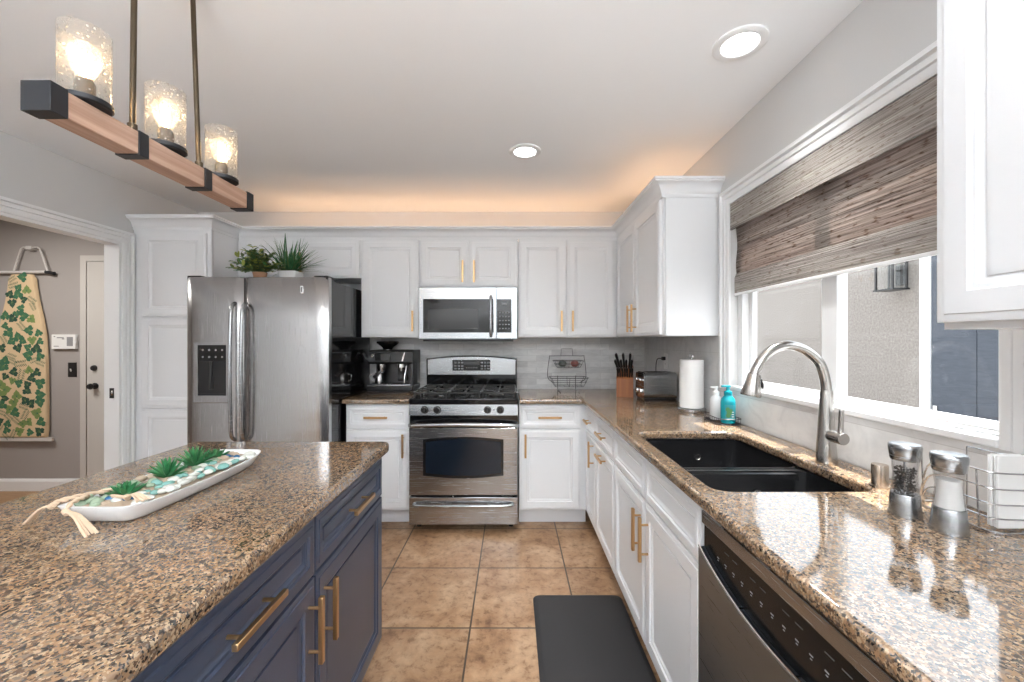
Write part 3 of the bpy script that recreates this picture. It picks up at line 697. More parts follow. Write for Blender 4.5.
# backguard
b = nb(); GY = 3.44
arcx = [RC - .376 + .752 * i / 20 for i in range(21)]
def gt(x): return 1.178 + .026 * (1 - abs((x - RC) / .376) ** 2.2)
prism(b, [(x, gt(x)) for x in arcx] + [(RC + .376, .93), (RC - .376, .93)], 'XZ', GY, 3.54); bg = obj('backguard', b, M['black_gloss'], rg)
b = nb(); xi = [RC - .364 + .728 * i / 20 for i in range(21)]
loft(b, [[(x, GY - d, z) for x, z in [(x, gt(x) - .012) for x in xi] + [(RC + .364, 1.046), (RC - .364, 1.046)]] for d in (-.002, .010)]); fp = obj('guard_panel', b, M['steel'], rg)
b = nb(); box(b, RC - .160, RC + .155, GY - .0125, GY - .009, 1.078, 1.168, .001); dp = obj('display', b, M['black_gloss'], rg)
b = nb(); box(b, RC - .065, RC + .065, GY - .0132, GY - .0125, 1.130, 1.152)
for cx_ in (-.135, -.105, -.078, .085, .112, .14):
    for cz_ in (1.095, 1.118, 1.145): box(b, RC + cx_ - .009, RC + cx_ + .009, GY - .0132, GY - .0125, cz_ - .006, cz_ + .006, m=1)
for i in range(7): box(b, RC - .045 + i * .014, RC - .037 + i * .014, GY - .0132, GY - .0125, 1.100, 1.104, m=1)
obj('display_markings', b, [M['screen_grey'], M['grey_mark']], dp)
b = nb(); lathe(b, [(.007, 0), (.007, -.002)], (RC - .335, GY - .010, 1.062), 14, 'Y'); obj('maker_badge', b, M['nickel'], fp)
# burners and grates
for bx, by, br_ in ((-.25, 3.03, .05), (-.25, 3.30, .04), (.22, 3.03, .055), (.22, 3.30, .04)):
    b = nb(); lathe(b, [(br_, 0), (br_, .008), (br_ * .8, .010), (br_ * .78, .020), (br_ * .6, .023)], (RC + bx, by, .926), 24); obj('burner', b, M['iron'], rg)
def grate(x0, x1):
    b = nb(); y0, y1 = 2.895, 3.415; zz = .960; r = .0065
    tube(b, [(x, y, zz) for x, y in rrect(x0, x1, y0, y1, .02, 3)], r, 6, closed=True)
    xm = (x0 + x1) / 2; ym = (y0 + y1) / 2
    tube(b, [(x0, ym, zz), (x1, ym, zz)], r, 6)
    for cy in ((y0 + ym) / 2, (ym + y1) / 2):
        tube(b, [(x0, cy, zz), (xm - .028, cy, zz)], r, 6); tube(b, [(x1, cy, zz), (xm + .028, cy, zz)], r, 6)
        tube(b, [(xm, cy - .115, zz), (xm, cy - .03, zz)], r, 6); tube(b, [(xm, cy + .115, zz), (xm, cy + .03, zz)], r, 6)
    for x in (x0 + .01, x1 - .01):
        for y in (y0 + .01, ym, y1 - .01): tube(b, [(x, y, zz), (x, y, .927)], r, 6)
    obj('grate', b, M['iron'], rg)
grate(RC - .362, RC - .122); grate(RC - .114, RC + .114); grate(RC + .122, RC + .362)

# ---------------------------------------------------------------- microwave
mw = thing('microwave', 'stainless over-range microwave with black glass door', 'microwave', (-.34, 3.36, 1.333))
MX0, MX1, MY = -.719, .041, 3.17
b = nb(); box(b, MX0 + .003, MX1 - .003, MY + .03, 3.545, 1.335, 1.742, .003); obj('case', b, M['steel_dark'], mw)
sx_ = (496.5 - 512) * MY / 412
def mzp(y): return CZ + (341 - y) * MY / 412
def mxp(x): return (x - 512) * MY / 412
b = nb()   # door frame with an opening
wz0, wz1 = mzp(332.6), mzp(299); wx0, wx1 = mxp(423), mxp(489)
def frame_rect(bm, x0, x1, z0, z1, a0, a1, c0, c1, yf, yb):
    loft(bm, [[(x, yb, z) for x, z in ((x0, z0), (x1, z0), (x1, z1), (x0, z1))], [(x, yf + .003, z) for x, z in ((x0, z0), (x1, z0), (x1, z1), (x0, z1))],
              [(x, yf, z) for x, z in ((x0 + .003, z0 + .003), (x1 - .003, z0 + .003), (x1 - .003, z1 - .003), (x0 + .003, z1 - .003))],
              [(x, yf, z) for x, z in ((a0, c0), (a1, c0), (a1, c1), (a0, c1))], [(x, yf + .004, z) for x, z in ((a0, c0), (a1, c0), (a1, c1), (a0, c1))]], True, False)
frame_rect(b, MX0, sx_ - .001, 1.340, 1.738, wx0, sx_ - .022, wz0, wz1, MY, MY + .03); md = obj('door', b, M['steel'], mw)
b = nb(); box(b, wx0, sx_ - .022, MY + .002, MY + .012, wz0, wz1); obj('door_glass', b, M['black_gloss'], md)
b = nb(); box(b, mxp(428), mxp(478), MY + .0012, MY + .002, mzp(329), mzp(309)); obj('screen_mesh', b, mat('mesh_screen', (.03, .03, .031), .12), md)
b = nb(); pth = [(mxp(491), MY + .002, mzp(336)), (mxp(491), MY - .03, mzp(333)), (mxp(491), MY - .036, mzp(316)), (mxp(491), MY - .03, mzp(299)), (mxp(491), MY + .002, mzp(296))]
tube(b, smoothpath(pth, 5), .012, 12); obj('door_handle', b, M['steel'], md)
b = nb(); frame_rect(b, sx_ + .001, MX1, 1.340, 1.738, sx_ + .004, mxp(511.6), wz0, wz1, MY, MY + .03); kp = obj('control_panel', b, M['steel'], mw)
b = nb(); box(b, sx_ + .004, mxp(511.6), MY + .002, MY + .012, wz0, wz1); obj('keypad', b, M['black_gloss'], kp)
b = nb(); box(b, mxp(502), mxp(507), MY + .001, MY + .002, mzp(304.5), mzp(302.5))
for i in range(5):
    for j in range(4): box(b, mxp(499 + j * 3), mxp(500.6 + j * 3), MY + .001, MY + .002, mzp(313 + i * 4), mzp(312 + i * 4), m=0)
obj('key_markings', b, M['grey_mark'], kp)
b = nb(); lathe(b, [(.016, 0), (.016, -.002), (.012, -.0025)], (mxp(468), MY, mzp(293.5)), 20, 'Y'); obj('maker_badge', b, M['nickel'], md)
b = nb(); box(b, MX0 + .03, MX1 - .03, MY + .02, 3.53, 1.322, 1.335, .003); obj('bottom_vent', b, M['black_satin'], mw)

# ---------------------------------------------------------------- refrigerator
FY = 2.68
def fx_(x): return (x - 512) * FY / 412
def fz_(y): return CZ + (341 - y) * FY / 412
FX0, FX1, FZ = -2.135, -1.204, 1.742
rf = thing('refrigerator', 'stainless side-by-side refrigerator with black side panels', 'refrigerator', ((FX0 + FX1) / 2, 3.0, 0))
b = nb(); box(b, FX0 + .004, FX1 - .002, FY + .075, 3.50, .03, FZ - .012, .006)
for xx in (FX0 + .05, FX1 - .05):
    for yy in (FY + .12, 3.45): lathe(b, [(.02, 0), (.02, .03)], (xx, yy, 0), 12)
obj('case', b, M['black_gloss'], rf)
def fdoor(x0, x1):
    b = nb(); n = 14; lp = []
    prof = []
    for i in range(n + 1):
        u = i / n; x = x0 + (x1 - x0) * u; e = min(u, 1 - u) * (x1 - x0)
        y = FY + .010 * (2 * u - 1) ** 2 + (0.018 * (1 - e / .022) ** 2 if e < .022 else 0); prof.append((x, y))
    prof = [(x0, FY + .07)] + prof + [(x1, FY + .07)]
    loft(b, [[(x, y, z) for x, y in prof] for z in (.07, .5, 1.0, 1.4, FZ - .004)] + [[(x, y + .004 if y < FY + .05 else y, FZ) for x, y in prof]])
    return b
gx = fx_(241.8)
d1 = obj('freezer_door', fdoor(FX0, gx - .003), M['steel_fridge'], rf, ang=50); d2 = obj('fridge_door', fdoor(gx + .003, FX1), M['steel_fridge'], rf, ang=50)
for d, hx in ((d1, fx_(235)), (d2, fx_(246))):
    b = nb(); pth = [(hx, FY + .004, fz_(303)), (hx, FY - .035, fz_(309)), (hx, FY - .045, fz_(330)), (hx, FY - .052, fz_(370)), (hx, FY - .045, fz_(412)), (hx, FY - .035, fz_(434)), (hx, FY + .004, fz_(440))]
    tube(b, smoothpath(pth, 6), .0115, 14); obj('handle', b, M['steel'], d)
b = nb(); ax0, ax1, az0, az1 = fx_(193.5), fx_(230), fz_(403), fz_(342.5); cx0, cx1, cz0, cz1 = fx_(198.6), fx_(227), fz_(395.5), fz_(345)
loft(b, [[(x, y, z) for x, z in ((p0, q0), (p1, q0), (p1, q1), (p0, q1))] for p0, p1, q0, q1, y in ((ax0, ax1, az0, az1, FY + .012), (ax0, ax1, az0, az1, FY - .004), (ax0 + .004, ax1 - .004, az0 + .004, az1 - .004, FY - .008), (cx0, cx1, cz0, cz1, FY - .008), (cx0, cx1, cz0, cz1, FY + .008))], False, False)
dsp = obj('dispenser', b, M['steel_fridge'], d1)
zs = fz_(361)
b = nb(); box(b, cx0, cx1, FY - .004, FY + .006, zs, cz1); obj('dispenser_panel', b, M['black_gloss'], dsp)
b = nb()
for i in range(4):
    for z in (fz_(350), fz_(357)): lathe(b, [(.006, 0), (.006, -.001)], (cx0 + .03 + i * .042, FY - .004, z), 10, 'Y')
obj('dispenser_icons', b, M['grey_mark'], dsp)
b = nb(); box(b, cx0, cx1, FY - .0025, FY + .009, cz0, zs); box(b, cx0, cx1, FY - .006, FY + .008, cz0, cz0 + .012); tube(b, [(cx0 + .085, FY - .004, zs), (cx0 + .085, FY - .006, cz0 + .05)], .010, 8); box(b, cx0 + .07, cx0 + .10, FY - .009, FY - .002, cz0 + .04, cz0 + .12, .003); obj('dispenser_recess', b, M['black_satin'], dsp)
b = nb(); q = Vector((fx_(302), FY + .003, fz_(289.5))); box(b, q.x - .010, q.x + .010, FY - .002, FY + .006, q.z - .026, q.z + .026, .003); box(b, q.x - .003, q.x + .003, FY - .0035, FY - .0015, q.z - .016, q.z + .016, m=1); obj('maker_badge', b, [M['chrome'], M['dark_metal']], d2)
for hx in (FX0 + .05, FX1 - .05):
    b = nb(); box(b, hx - .045, hx + .045, FY + .02, FY + .12, FZ - .014, FZ + .012, .005); obj('hinge_cover', b, M['black_satin'], rf)

# ---------------------------------------------------------------- things on top of the refrigerator
def blade(bm, base, d, L, wd, droop, m=0, seg=5, fold=.15):
    d = Vector(d).normalized(); side = d.cross(Vector((0, 0, 1)))
    if side.length < 1e-3: side = Vector((1, 0, 0))
    side.normalize(); nrm = side.cross(d).normalized(); p = Vector(base); rows = []; dd = d.copy()
    for i in range(seg + 1):
        u = i / seg; wv = wd * math.sin(PI * min(.97, .12 + .86 * u)) ** .8
        rows.append((p - side * wv + nrm * wv * fold, p.copy() - nrm * wv * fold, p + side * wv + nrm * wv * fold))
        dd = (dd + Vector((0, 0, -droop / seg))).normalized(); p = p + dd * (L / seg)
    V = [[bm.verts.new(q) for q in r] for r in rows]
    for a, c in zip(V[:-1], V[1:]):
        for k in (0, 1): bm.faces.new((a[k], a[k + 1], c[k + 1], c[k])).material_index = m
PYp = 2.84; PZ = FZ - .0115
random.seed(11)
def pot(cx, cy, r, h, z, matl, par, sq=False):
    b = nb()
    if sq:
        for s0, s1, z0, z1 in (): pass
        lps = [[(cx + s * u, cy + s * v, zz) for u, v in rrect(-1, 1, -1, 1, .25, 3)] for s, zz in ((r * .85, z), (r, z + h), (r * .88, z + h), (r * .80, z + h - .012))]
        loft(b, lps)
    else: lathe(b, [(r * .75, 0), (r, h), (r * .9, h), (r * .85, h - .01)], (cx, cy, z), 20)
    return obj('pot', b, matl, par)
PYp = 2.93; X = (291 - 512) * PYp / 412
pl = thing('potted_grass', 'spiky grass-like plant in a white pot on top of the refrigerator', 'plant', (X, PYp, PZ))
pot(X, PYp, .065, .085, PZ, M['porcelain'], pl, True)
b = nb()
for i in range(210):
    a = random.uniform(0, 2 * PI); e = random.uniform(.5, 1.45) if i % 3 else random.uniform(.4, .9); L = random.uniform(.12, .29)
    blade(b, (X + random.uniform(-.045, .03), PYp + random.uniform(-.03, .03), PZ + .07), (math.cos(a) * math.cos(e), math.sin(a) * math.cos(e) * .7, math.sin(e)), L, random.uniform(.003, .0055), random.uniform(.15, .75), m=random.choice((0, 0, 1, 2)))
obj('foliage', b, [M['leaf_dark'], M['leaf_mid'], M['leaf_olive']], pl)
PYp = 2.78; X = (260 - 512) * PYp / 412
pl = thing('leafy_plant', 'small-leaved yellow-green plant on the left of the refrigerator top', 'plant', (X, PYp, PZ))
pot(X, PYp, .045, .055, PZ, M['terracotta'], pl)
b = nb()
for i in range(60):
    a = random.uniform(0, 2 * PI); e = random.uniform(.1, 1.35); L = random.uniform(.09, .20) * (1.05 if math.cos(a) < 0 else .8)
    d = Vector((math.cos(a) * math.cos(e), math.sin(a) * math.cos(e) * .6, math.sin(e) * .95)); p = Vector((X, PYp, PZ + .05)); q = p + d * L
    tube(b, [p, p + d * L * .5 + Vector((0, 0, .01)), q], .0015, 5, m=3)
    for k in range(13):
        u = random.uniform(.3, 1.05); a2 = random.uniform(0, 2 * PI)
        blade(b, p + d * L * u + Vector((0, 0, .006)), (math.cos(a2) + d.x, math.sin(a2) * .7 + d.y - .3, random.uniform(-.1, .9)), random.uniform(.026, .045), random.uniform(.008, .014), .4, m=random.choice((0, 1, 1, 2, 3)), seg=3)
obj('foliage', b, [M['leaf_yellow'], M['leaf_olive'], M['leaf_mid'], M['leaf_olive']], pl)

# ---------------------------------------------------------------- coffee machine
CX0, CX1, CY0 = -1.150, -.785, 3.245
cf = thing('espresso_machine', 'black espresso machine with bean hopper on the short counter', 'coffee machine', ((CX0 + CX1) / 2, 3.40, .9145))
z = .9145
b = nb(); box(b, CX0, CX1, CY0, 3.53, z + .012, z + .055, .01); box(b, CX0 + .02, CX1 - .02, CY0 + .02, 3.51, z, z + .012); obj('base', b, M['black_satin'], cf)
b = nb(); box(b, CX0 + .012, CX1 - .012, CY0 - .008, CY0 + .14, z + .055, z + .068, .004); 
for i in range(12): box(b, CX0 + .03 + i * .027, CX0 + .045 + i * .027, CY0 + .005, CY0 + .125, z + .068, z + .0695, m=1)
obj('drip_tray', b, [M['steel'], M['slot_dark']], cf)
b = nb(); box(b, CX0 + .03, CX1, CY0 + .15, 3.53, z + .055, z + .235, .006); box(b, CX1 - .03, CX1, CY0 + .02, CY0 + .15, z + .055, z + .235, .006); obj('back_column', b, mat('machine_graphite', (.07, .07, .072), .3, 1.0), cf)
b = nb(); prism(b, [(CY0 + .005, z + .245), (CY0 + .02, z + .228), (3.53, z + .228), (3.53, z + .338), (CY0 + .06, z + .338), (CY0 + .02, z + .325)], 'YZ', CX0 + .012, CX1 - .0); hd_ = obj('head', b, M['black_satin'], cf)
b = nb(); box(b, CX0 + .07, CX0 + .19, CY0 + .001, CY0 + .02, z + .255, z + .315, .003); obj('touch_screen', b, M['black_gloss'], hd_)
b = nb(); lathe(b, [(.012, 0), (.012, -.010), (.010, -.012)], (CX0 + .048, CY0 + .012, z + .295), 18, 'Y'); obj('dial', b, M['chrome'], hd_)
b = nb(); prism(b, [(CX1 - .09, z + .250), (CX1 - .075, z + .250), (CX1 - .06, z + .32), (CX1 - .068, z + .32)], 'XZ', CY0 + .006, CY0 + .02); obj('side_trim', b, M['chrome'], hd_)
b = nb(); lathe(b, [(.035, 0), (.045, .02), (.088, .052), (.09, .064), (.086, .070), (.02, .075)], (CX0 + .125, 3.40, z + .339), 28); obj('bean_hopper', b, M['black_gloss'], cf)
b = nb(); lathe(b, [(.045, 0), (.045, .012)], (CX0 + .125, 3.40, z + .328), 24); obj('hopper_collar', b, M['chrome'], cf)
b = nb(); tube(b, smoothpath([(CX0 + .03, CY0 + .06, z + .25), (CX0 - .012, CY0 + .05, z + .262), (CX0 - .042, CY0 + .045, z + .315)], 4), [.012] * 5 + [.012, .013, .014, .013], 10); obj('tamp_lever', b, M['black_satin'], cf)
b = nb(); lathe(b, [(.022, 0), (.034, .03), (.034, .07), (.03, .075)], (CX0 + .10, CY0 + .07, z + .155), 20); tube(b, [(CX0 + .10, CY0 + .06, z + .165), (CX0 + .10, CY0 - .02, z + .150), (CX0 + .095, CY0 - .085, z + .135)], [.010, .012, .014], 12, m=1); obj('grind_cradle', b, [M['chrome'], M['black_satin']], cf)
b = nb(); lathe(b, [(.036, 0), (.036, .028), (.030, .03)], (CX0 + .255, CY0 + .08, z + .198), 22); lathe(b, [(.01, -.03), (.012, 0)], (CX0 + .255, CY0 + .08, z + .198), 12); obj('group_head', b, M['chrome'], cf)
b = nb(); box(b, CX0 + .215, CX0 + .295, CY0 + .13, CY0 + .15, z + .085, z + .19, .004); obj('tank_panel', b, M['black_gloss'], cf)
b = nb(); tube(b, smoothpath([(CX1 - .06, CY0 + .06, z + .228), (CX1 - .062, CY0 + .05, z + .19), (CX1 - .07, CY0 + .035, z + .13), (CX1 - .072, CY0 + .03, z + .075)], 5), .006, 10); obj('steam_wand', b, M['chrome'], cf)
b = nb(); lathe(b, [(.034, 0), (.036, .04), (.030, .07), (.032, .085), (.029, .085), (.027, .07)], (CX0 + .085, CY0 + .06, z + .0705), 22); tube(b, smoothpath([(CX0 + .055, CY0 + .05, z + .145), (CX0 + .02, CY0 + .04, z + .14), (CX0 + .022, CY0 + .04, z + .10), (CX0 + .052, CY0 + .05, z + .09)], 4), .004, 8)
solo('milk_jug', b, M['chrome'], 'small chrome jug standing on the drip tray of the espresso machine', 'jug')

# ---------------------------------------------------------------- two-tier wire rack with fruit
RKX, RKY = .459, 3.36
rk = thing('wire_rack', 'two-tier dark wire basket rack by the back wall, right of the range', 'rack', (RKX, RKY, .9145)); zc = .9145
def wire(bm, pts, r=.0022, closed=False): tube(bm, pts, r, 6, closed)
b = nb()
for dx in (-.075, .075): wire(b, [(RKX + dx, RKY - .10, zc + .003), (RKX + dx, RKY + .10, zc + .003), (RKX + dx, RKY + .105, zc + .12)], .003)
wire(b, smoothpath([(RKX - .105, RKY + .09, zc + .06), (RKX - .16, RKY + .09, zc + .11), (RKX - .145, RKY + .09, zc + .27), (RKX - .12, RKY + .09, zc + .285), (RKX + .12, RKY + .09, zc + .285), (RKX + .145, RKY + .09, zc + .27), (RKX + .16, RKY + .09, zc + .11), (RKX + .105, RKY + .09, zc + .06)], 4), .0028)
wire(b, [(RKX - .05, RKY + .09, zc + .285), (RKX - .045, RKY + .09, zc + .345), (RKX + .045, RKY + .09, zc + .345), (RKX + .05, RKY + .09, zc + .285)], .0025)
obj('stand', b, M['wire_dark'], rk)
def basket(zb, h, w, dp, nm):
    b = nb()
    for k, (s, zz) in enumerate(((1, zb + h), (.9, zb + h * .5), (.72, zb))):
        wire(b, [(x, y, zz) for x, y in rrect(RKX - w / 2 * s, RKX + w / 2 * s, RKY + .085 - dp * (1 + s) / 2, RKY + .085 - dp * (1 - s) / 2, .03, 4)], .0026 if k == 0 else .0018, True)
    for i in range(7):
        u = (i - 3) / 3 * .68; wire(b, [(RKX + u * w / 2, RKY + .085 - dp * .86, zb), (RKX + u * w / 2, RKY + .085 - dp * .14, zb)], .0018)
    for i in (-1, 0, 1):
        wire(b, [(RKX + i * w * .36, RKY + .085 - dp * .86, zb), (RKX + i * w * .46, RKY + .085 - dp, zb + h)], .0018); wire(b, [(RKX + i * w * .36, RKY + .085 - dp * .14, zb), (RKX + i * w * .46, RKY + .085, zb + h)], .0018)
    obj('basket', b, M['wire_dark'], rk)
basket(zc + .045, .07, .31, .18, 'lower'); basket(zc + .195, .055, .25, .14, 'upper')
for dx, mt_, lb in ((-.045, 'fruit_dark', 'dark round avocado in the upper tier of the wire rack'), (.055, 'fruit_red', 'reddish brown avocado in the upper tier of the wire rack')):
    b = nb(); lathe(b, [(.002, 0), (.022, .005), (.033, .02), (.034, .03), (.027, .045), (.016, .055), (.004, .059)], (RKX + dx, RKY + .015, zc + .198), 20); solo('avocado', b, M[mt_], lb, 'fruit')

# ---------------------------------------------------------------- knife block and knives
KX, KY = .822, 3.0
kb = thing('knife_block', 'slanted orange-brown wooden knife block in the counter corner', 'knife block', (KX, KY + .08, .9145))
b = nb(); prism(b, [(KY, zc), (KY, zc + .135), (KY + .12, zc + .225), (KY + .175, zc + .225), (KY + .175, zc)], 'YZ', KX - .060, KX + .060)
bmesh.ops.bevel(b, geom=b.edges[:], offset=.003, segments=2, affect='EDGES'); KR = Matrix.Translation((KX, KY, 0)) @ Matrix.Rotation(math.radians(-16), 4, 'Z') @ Matrix.Translation((-KX, -KY, 0))
obj('block', b, M['block_wood'], kb, KR)
b = nb(); sl = Vector((0, .12, .09)).normalized(); nr = Vector((0, -.09, .12)).normalized()
kn = []
for i in range(7): kn.append((KX - .049 + i * .0163, .018, .085, .0088, 'slim black-handled steak knife in the front row of the knife block'))
for i in range(4): kn.append((KX - .042 + i * .027, .066, .125, .0125, 'black-handled knife in the middle row of the knife block'))
for i in range(3): kn.append((KX - .036 + i * .033, .115, .145, .0145, 'large black-handled knife in the back row of the knife block'))
cnt = {}
for (x, s, L, r, lb) in kn:
    p0 = Vector((x, KY, zc + .135)) + sl * s + nr * .0016; tl = Vector(((x - KX) * (1.2 if s < .03 else 4.0) - (.0 if s < .03 else .06), 0, 0))
    d = (nr + tl).normalized(); b = nb()
    tube(b, [p0 + d * .002, p0 + d * .010], [r * .9, r * .9], 10, m=1, flat=.6)
    tube(b, [p0 + d * .010, p0 + d * (L * .3), p0 + d * (L * .6), p0 + d * (L * .9), p0 + d * L], [r, r * 1.08, r * .92, r * 1.12, r * .7], 12, flat=.62)
    tube(b, [p0 + d * L, p0 + d * (L + .003)], [r * .6, r * .55], 10, m=1, flat=.6)
    solo('knife', b, [M['black_satin'], M['steel']], lb, 'knife', M=KR, group='knives in the wooden block, ' + ('front row' if s < .03 else 'middle row' if s < .09 else 'back row'))

# ---------------------------------------------------------------- toaster
TX0, TX1, TY0, TY1 = .895, 1.128, 2.795, 2.985
ts = thing('toaster', 'stainless toaster with control knobs on its end, beside the knife block', 'toaster', ((TX0 + TX1) / 2, (TY0 + TY1) / 2, zc))
b = nb(); prism(b, rrect(TY0, TY1, zc + .018, zc + .195, .03, 6), 'YZ', TX0 + .012, TX1 - .008); obj('shell', b, M['steel'], ts)
b = nb(); prism(b, rrect(TY0 + .002, TY1 - .002, zc + .016, zc + .190, .028, 6), 'YZ', TX0, TX0 + .012); ep = obj('end_panel', b, M['steel'], ts)
for yy, zz, rr in ((TY0 + .055, zc + .065, .018), (TY1 - .055, zc + .065, .018)):
    b = nb(); lathe(b, [(rr, 0), (rr, -.010), (rr * .85, -.014)], (TX0, yy, zz), 18, 'X'); obj('knob', b, M['chrome'], ep)
for yy in (TY0 + .055, TY1 - .055):
    b = nb(); box(b, TX0 - .0005, TX0 + .001, yy - .004, yy + .004, zc + .095, zc + .165, m=0); box(b, TX0 - .018, TX0, yy - .018, yy + .018, zc + .135, zc + .15, .004, m=1); obj('lever', b, [M['slot_dark'], M['chrome']], ep)
b = nb(); box(b, TX0 + .006, TX1 - .012, TY0 + .01, TY1 - .01, zc, zc + .02, .004); obj('base', b, M['black_satin'], ts)
b = nb()
for yy in (TY0 + .06, TY1 - .06): box(b, TX0 + .04, TX1 - .03, yy - .014, yy + .014, zc + .1945, zc + .196)
obj('slots', b, M['slot_dark'], ts)
oy, oz = 3.05, 1.175
ou = thing('wall_outlet', 'pale wall outlet plate on the tile behind the toaster', 'outlet', (XR - .01, oy, oz - .058))
b = nb(); box(b, XR - .0145, XR - .0085, oy - .036, oy + .036, oz - .058, oz + .058, .002); obj('plate', b, M['white_plastic'], ou)
for dz in (-.02, .02):
    b = nb(); box(b, XR - .016, XR - .0145, oy - .017, oy + .017, oz + dz - .014, oz + dz + .014, .0006, 1)
    for dy in (-.006, .006): box(b, XR - .0163, XR - .016, oy + dy - .001, oy + dy + .001, oz + dz - .004, oz + dz + .005, m=1)
    obj('socket', b, [M['white_plastic'], M['slot_dark']], ou)
b = nb(); box(b, XR - .042, XR - .0165, oy - .014, oy + .014, oz + .008, oz + .034, .004)
tube(b, smoothpath([(XR - .042, oy, oz + .02), (XR - .075, oy, oz + .015), (XR - .088, oy - .01, oz - .05), (XR - .085, oy - .02, oz - .15), (XR - .083, oy - .04, zc + .03), (XR - .08, oy - .064, zc + .03)], 6), .003, 8)
obj('power_cord', b, M['black_satin'], ts)

# ---------------------------------------------------------------- paper towels
px_, py_ = 1.055, 2.42
ph = thing('paper_towel_holder', 'round chrome paper towel stand near the window corner', 'paper towel holder', (px_, py_, zc))
b = nb(); lathe(b, [(.078, 0), (.080, .004), (.080, .016), (.076, .020), (.01, .021)], (px_, py_, zc), 36); obj('base', b, M['steel'], ph)
b = nb(); lathe(b, [(.006, .02), (.006, .312), (.009, .314), (.014, .320), (.015, .328), (.010, .336), (.002, .338)], (px_, py_, zc), 20); obj('post', b, M['chrome'], ph)
b = nb(); lps = []
for r, h in ((.020, .022), (.064, .022), (.066, .024), (.066, .298), (.064, .300), (.020, .300)): lps.append([(px_ + r * math.cos(2 * PI * i / 40), py_ + r * math.sin(2 * PI * i / 40), zc + h) for i in range(40)])
loft(b, lps, closed_loops=True); solo('paper_towel_roll', b, M['paper'], 'white paper towel roll on the chrome stand', 'paper towels')

# ---------------------------------------------------------------- soaps in a wire caddy
cd = thing('soap_caddy', 'small dark wire caddy holding two soap bottles by the sink', 'caddy', (1.068, 2.09, zc))
b = nb(); C0 = (1.012, 1.122, 1.995, 2.195)
for zz in (zc + .003, zc + .030): wire(b, [(x, y, zz) for x, y in rrect(*C0, .03, 4)], .0022, True)
for i in range(8):
    y = C0[2] + .025 + i * .0215; wire(b, [(C0[0], y, zc + .030), (C0[0] + .002, y, zc + .003), (C0[1] - .002, y, zc + .003), (C0[1], y, zc + .030)], .0014)
obj('wire_frame', b, M['wire_dark'], cd)
def soap(X, Y, r, h, m1, label, lab=False, kind='soap_bottle'):
    zb = zc + .0046
    t_ = thing(kind, label, 'soap bottle', (X, Y, zb))
    b = nb(); lathe(b, [(r * .9, 0), (r, .006), (r, h * .55), (r * .93, h * .64), (r * .55, h * .72), (r * .5, h * .75)], (X, Y, zb), 28); bd = obj('bottle', b, M[m1], t_)
    pm = M['white_plastic'] if not lab else M[m1]
    b = nb(); lathe(b, [(r * .56, h * .75), (r * .56, h * .84), (r * .28, h * .86), (r * .22, h * .95)], (X, Y, zb), 20)
    box(b, X - r * .95, X + r * .35, Y - r * .22, Y + r * .22, zb + h * .95, zb + h * 1.0, .003); obj('pump', b, pm, t_)
    if lab:
        b = nb()
        L0 = [[(X + (r + .0008) * math.cos(a), Y + (r + .0008) * math.sin(a), zb + zz) for a in [PI * 1.22 + PI * .45 * i / 10 for i in range(11)]] for zz in (h * .12, h * .5)]
        loft(b, L0, ring=False); n0 = len(b.faces)
        for (a, zz, s) in ((PI * 1.34, h * .38, .010), (PI * 1.40, h * .30, .012), (PI * 1.36, h * .22, .010), (PI * 1.48, h * .36, .007)):
            c_ = Vector((X + (r + .0014) * math.cos(a), Y + (r + .0014) * math.sin(a), zb + zz)); tn = Vector((-math.sin(a), math.cos(a), 0))
            vs_ = [b.verts.new(c_ + tn * s * math.cos(q) + Vector((0, 0, s * 1.1 * math.sin(q)))) for q in [2 * PI * i / 10 for i in range(10)]]; b.faces.new(vs_).material_index = 1
        for k in range(3):
            a0 = PI * 1.50
            pts_ = [(X + (r + .0014) * math.cos(a0 + s_), Y + (r + .0014) * math.sin(a0 + s_), zb + h * (.30 - k * .06) + dz) for s_, dz in ((0, 0), (.35, 0), (.35, .004), (0, .004))]
            b.faces.new([b.verts.new(p) for p in pts_]).material_index = 2
        obj('bottle_label', b, [mat('label_teal', (.02, .25, .30), .3), M['leaf_mid'], M['white_mark']], bd)
soap(1.062, 2.145, .031, .170, 'white_soap', 'white pump soap bottle in the wire caddy, beside the paper towels')
soap(1.072, 2.045, .034, .186, 'teal_soap', 'bright teal pump soap bottle in the wire caddy', True)

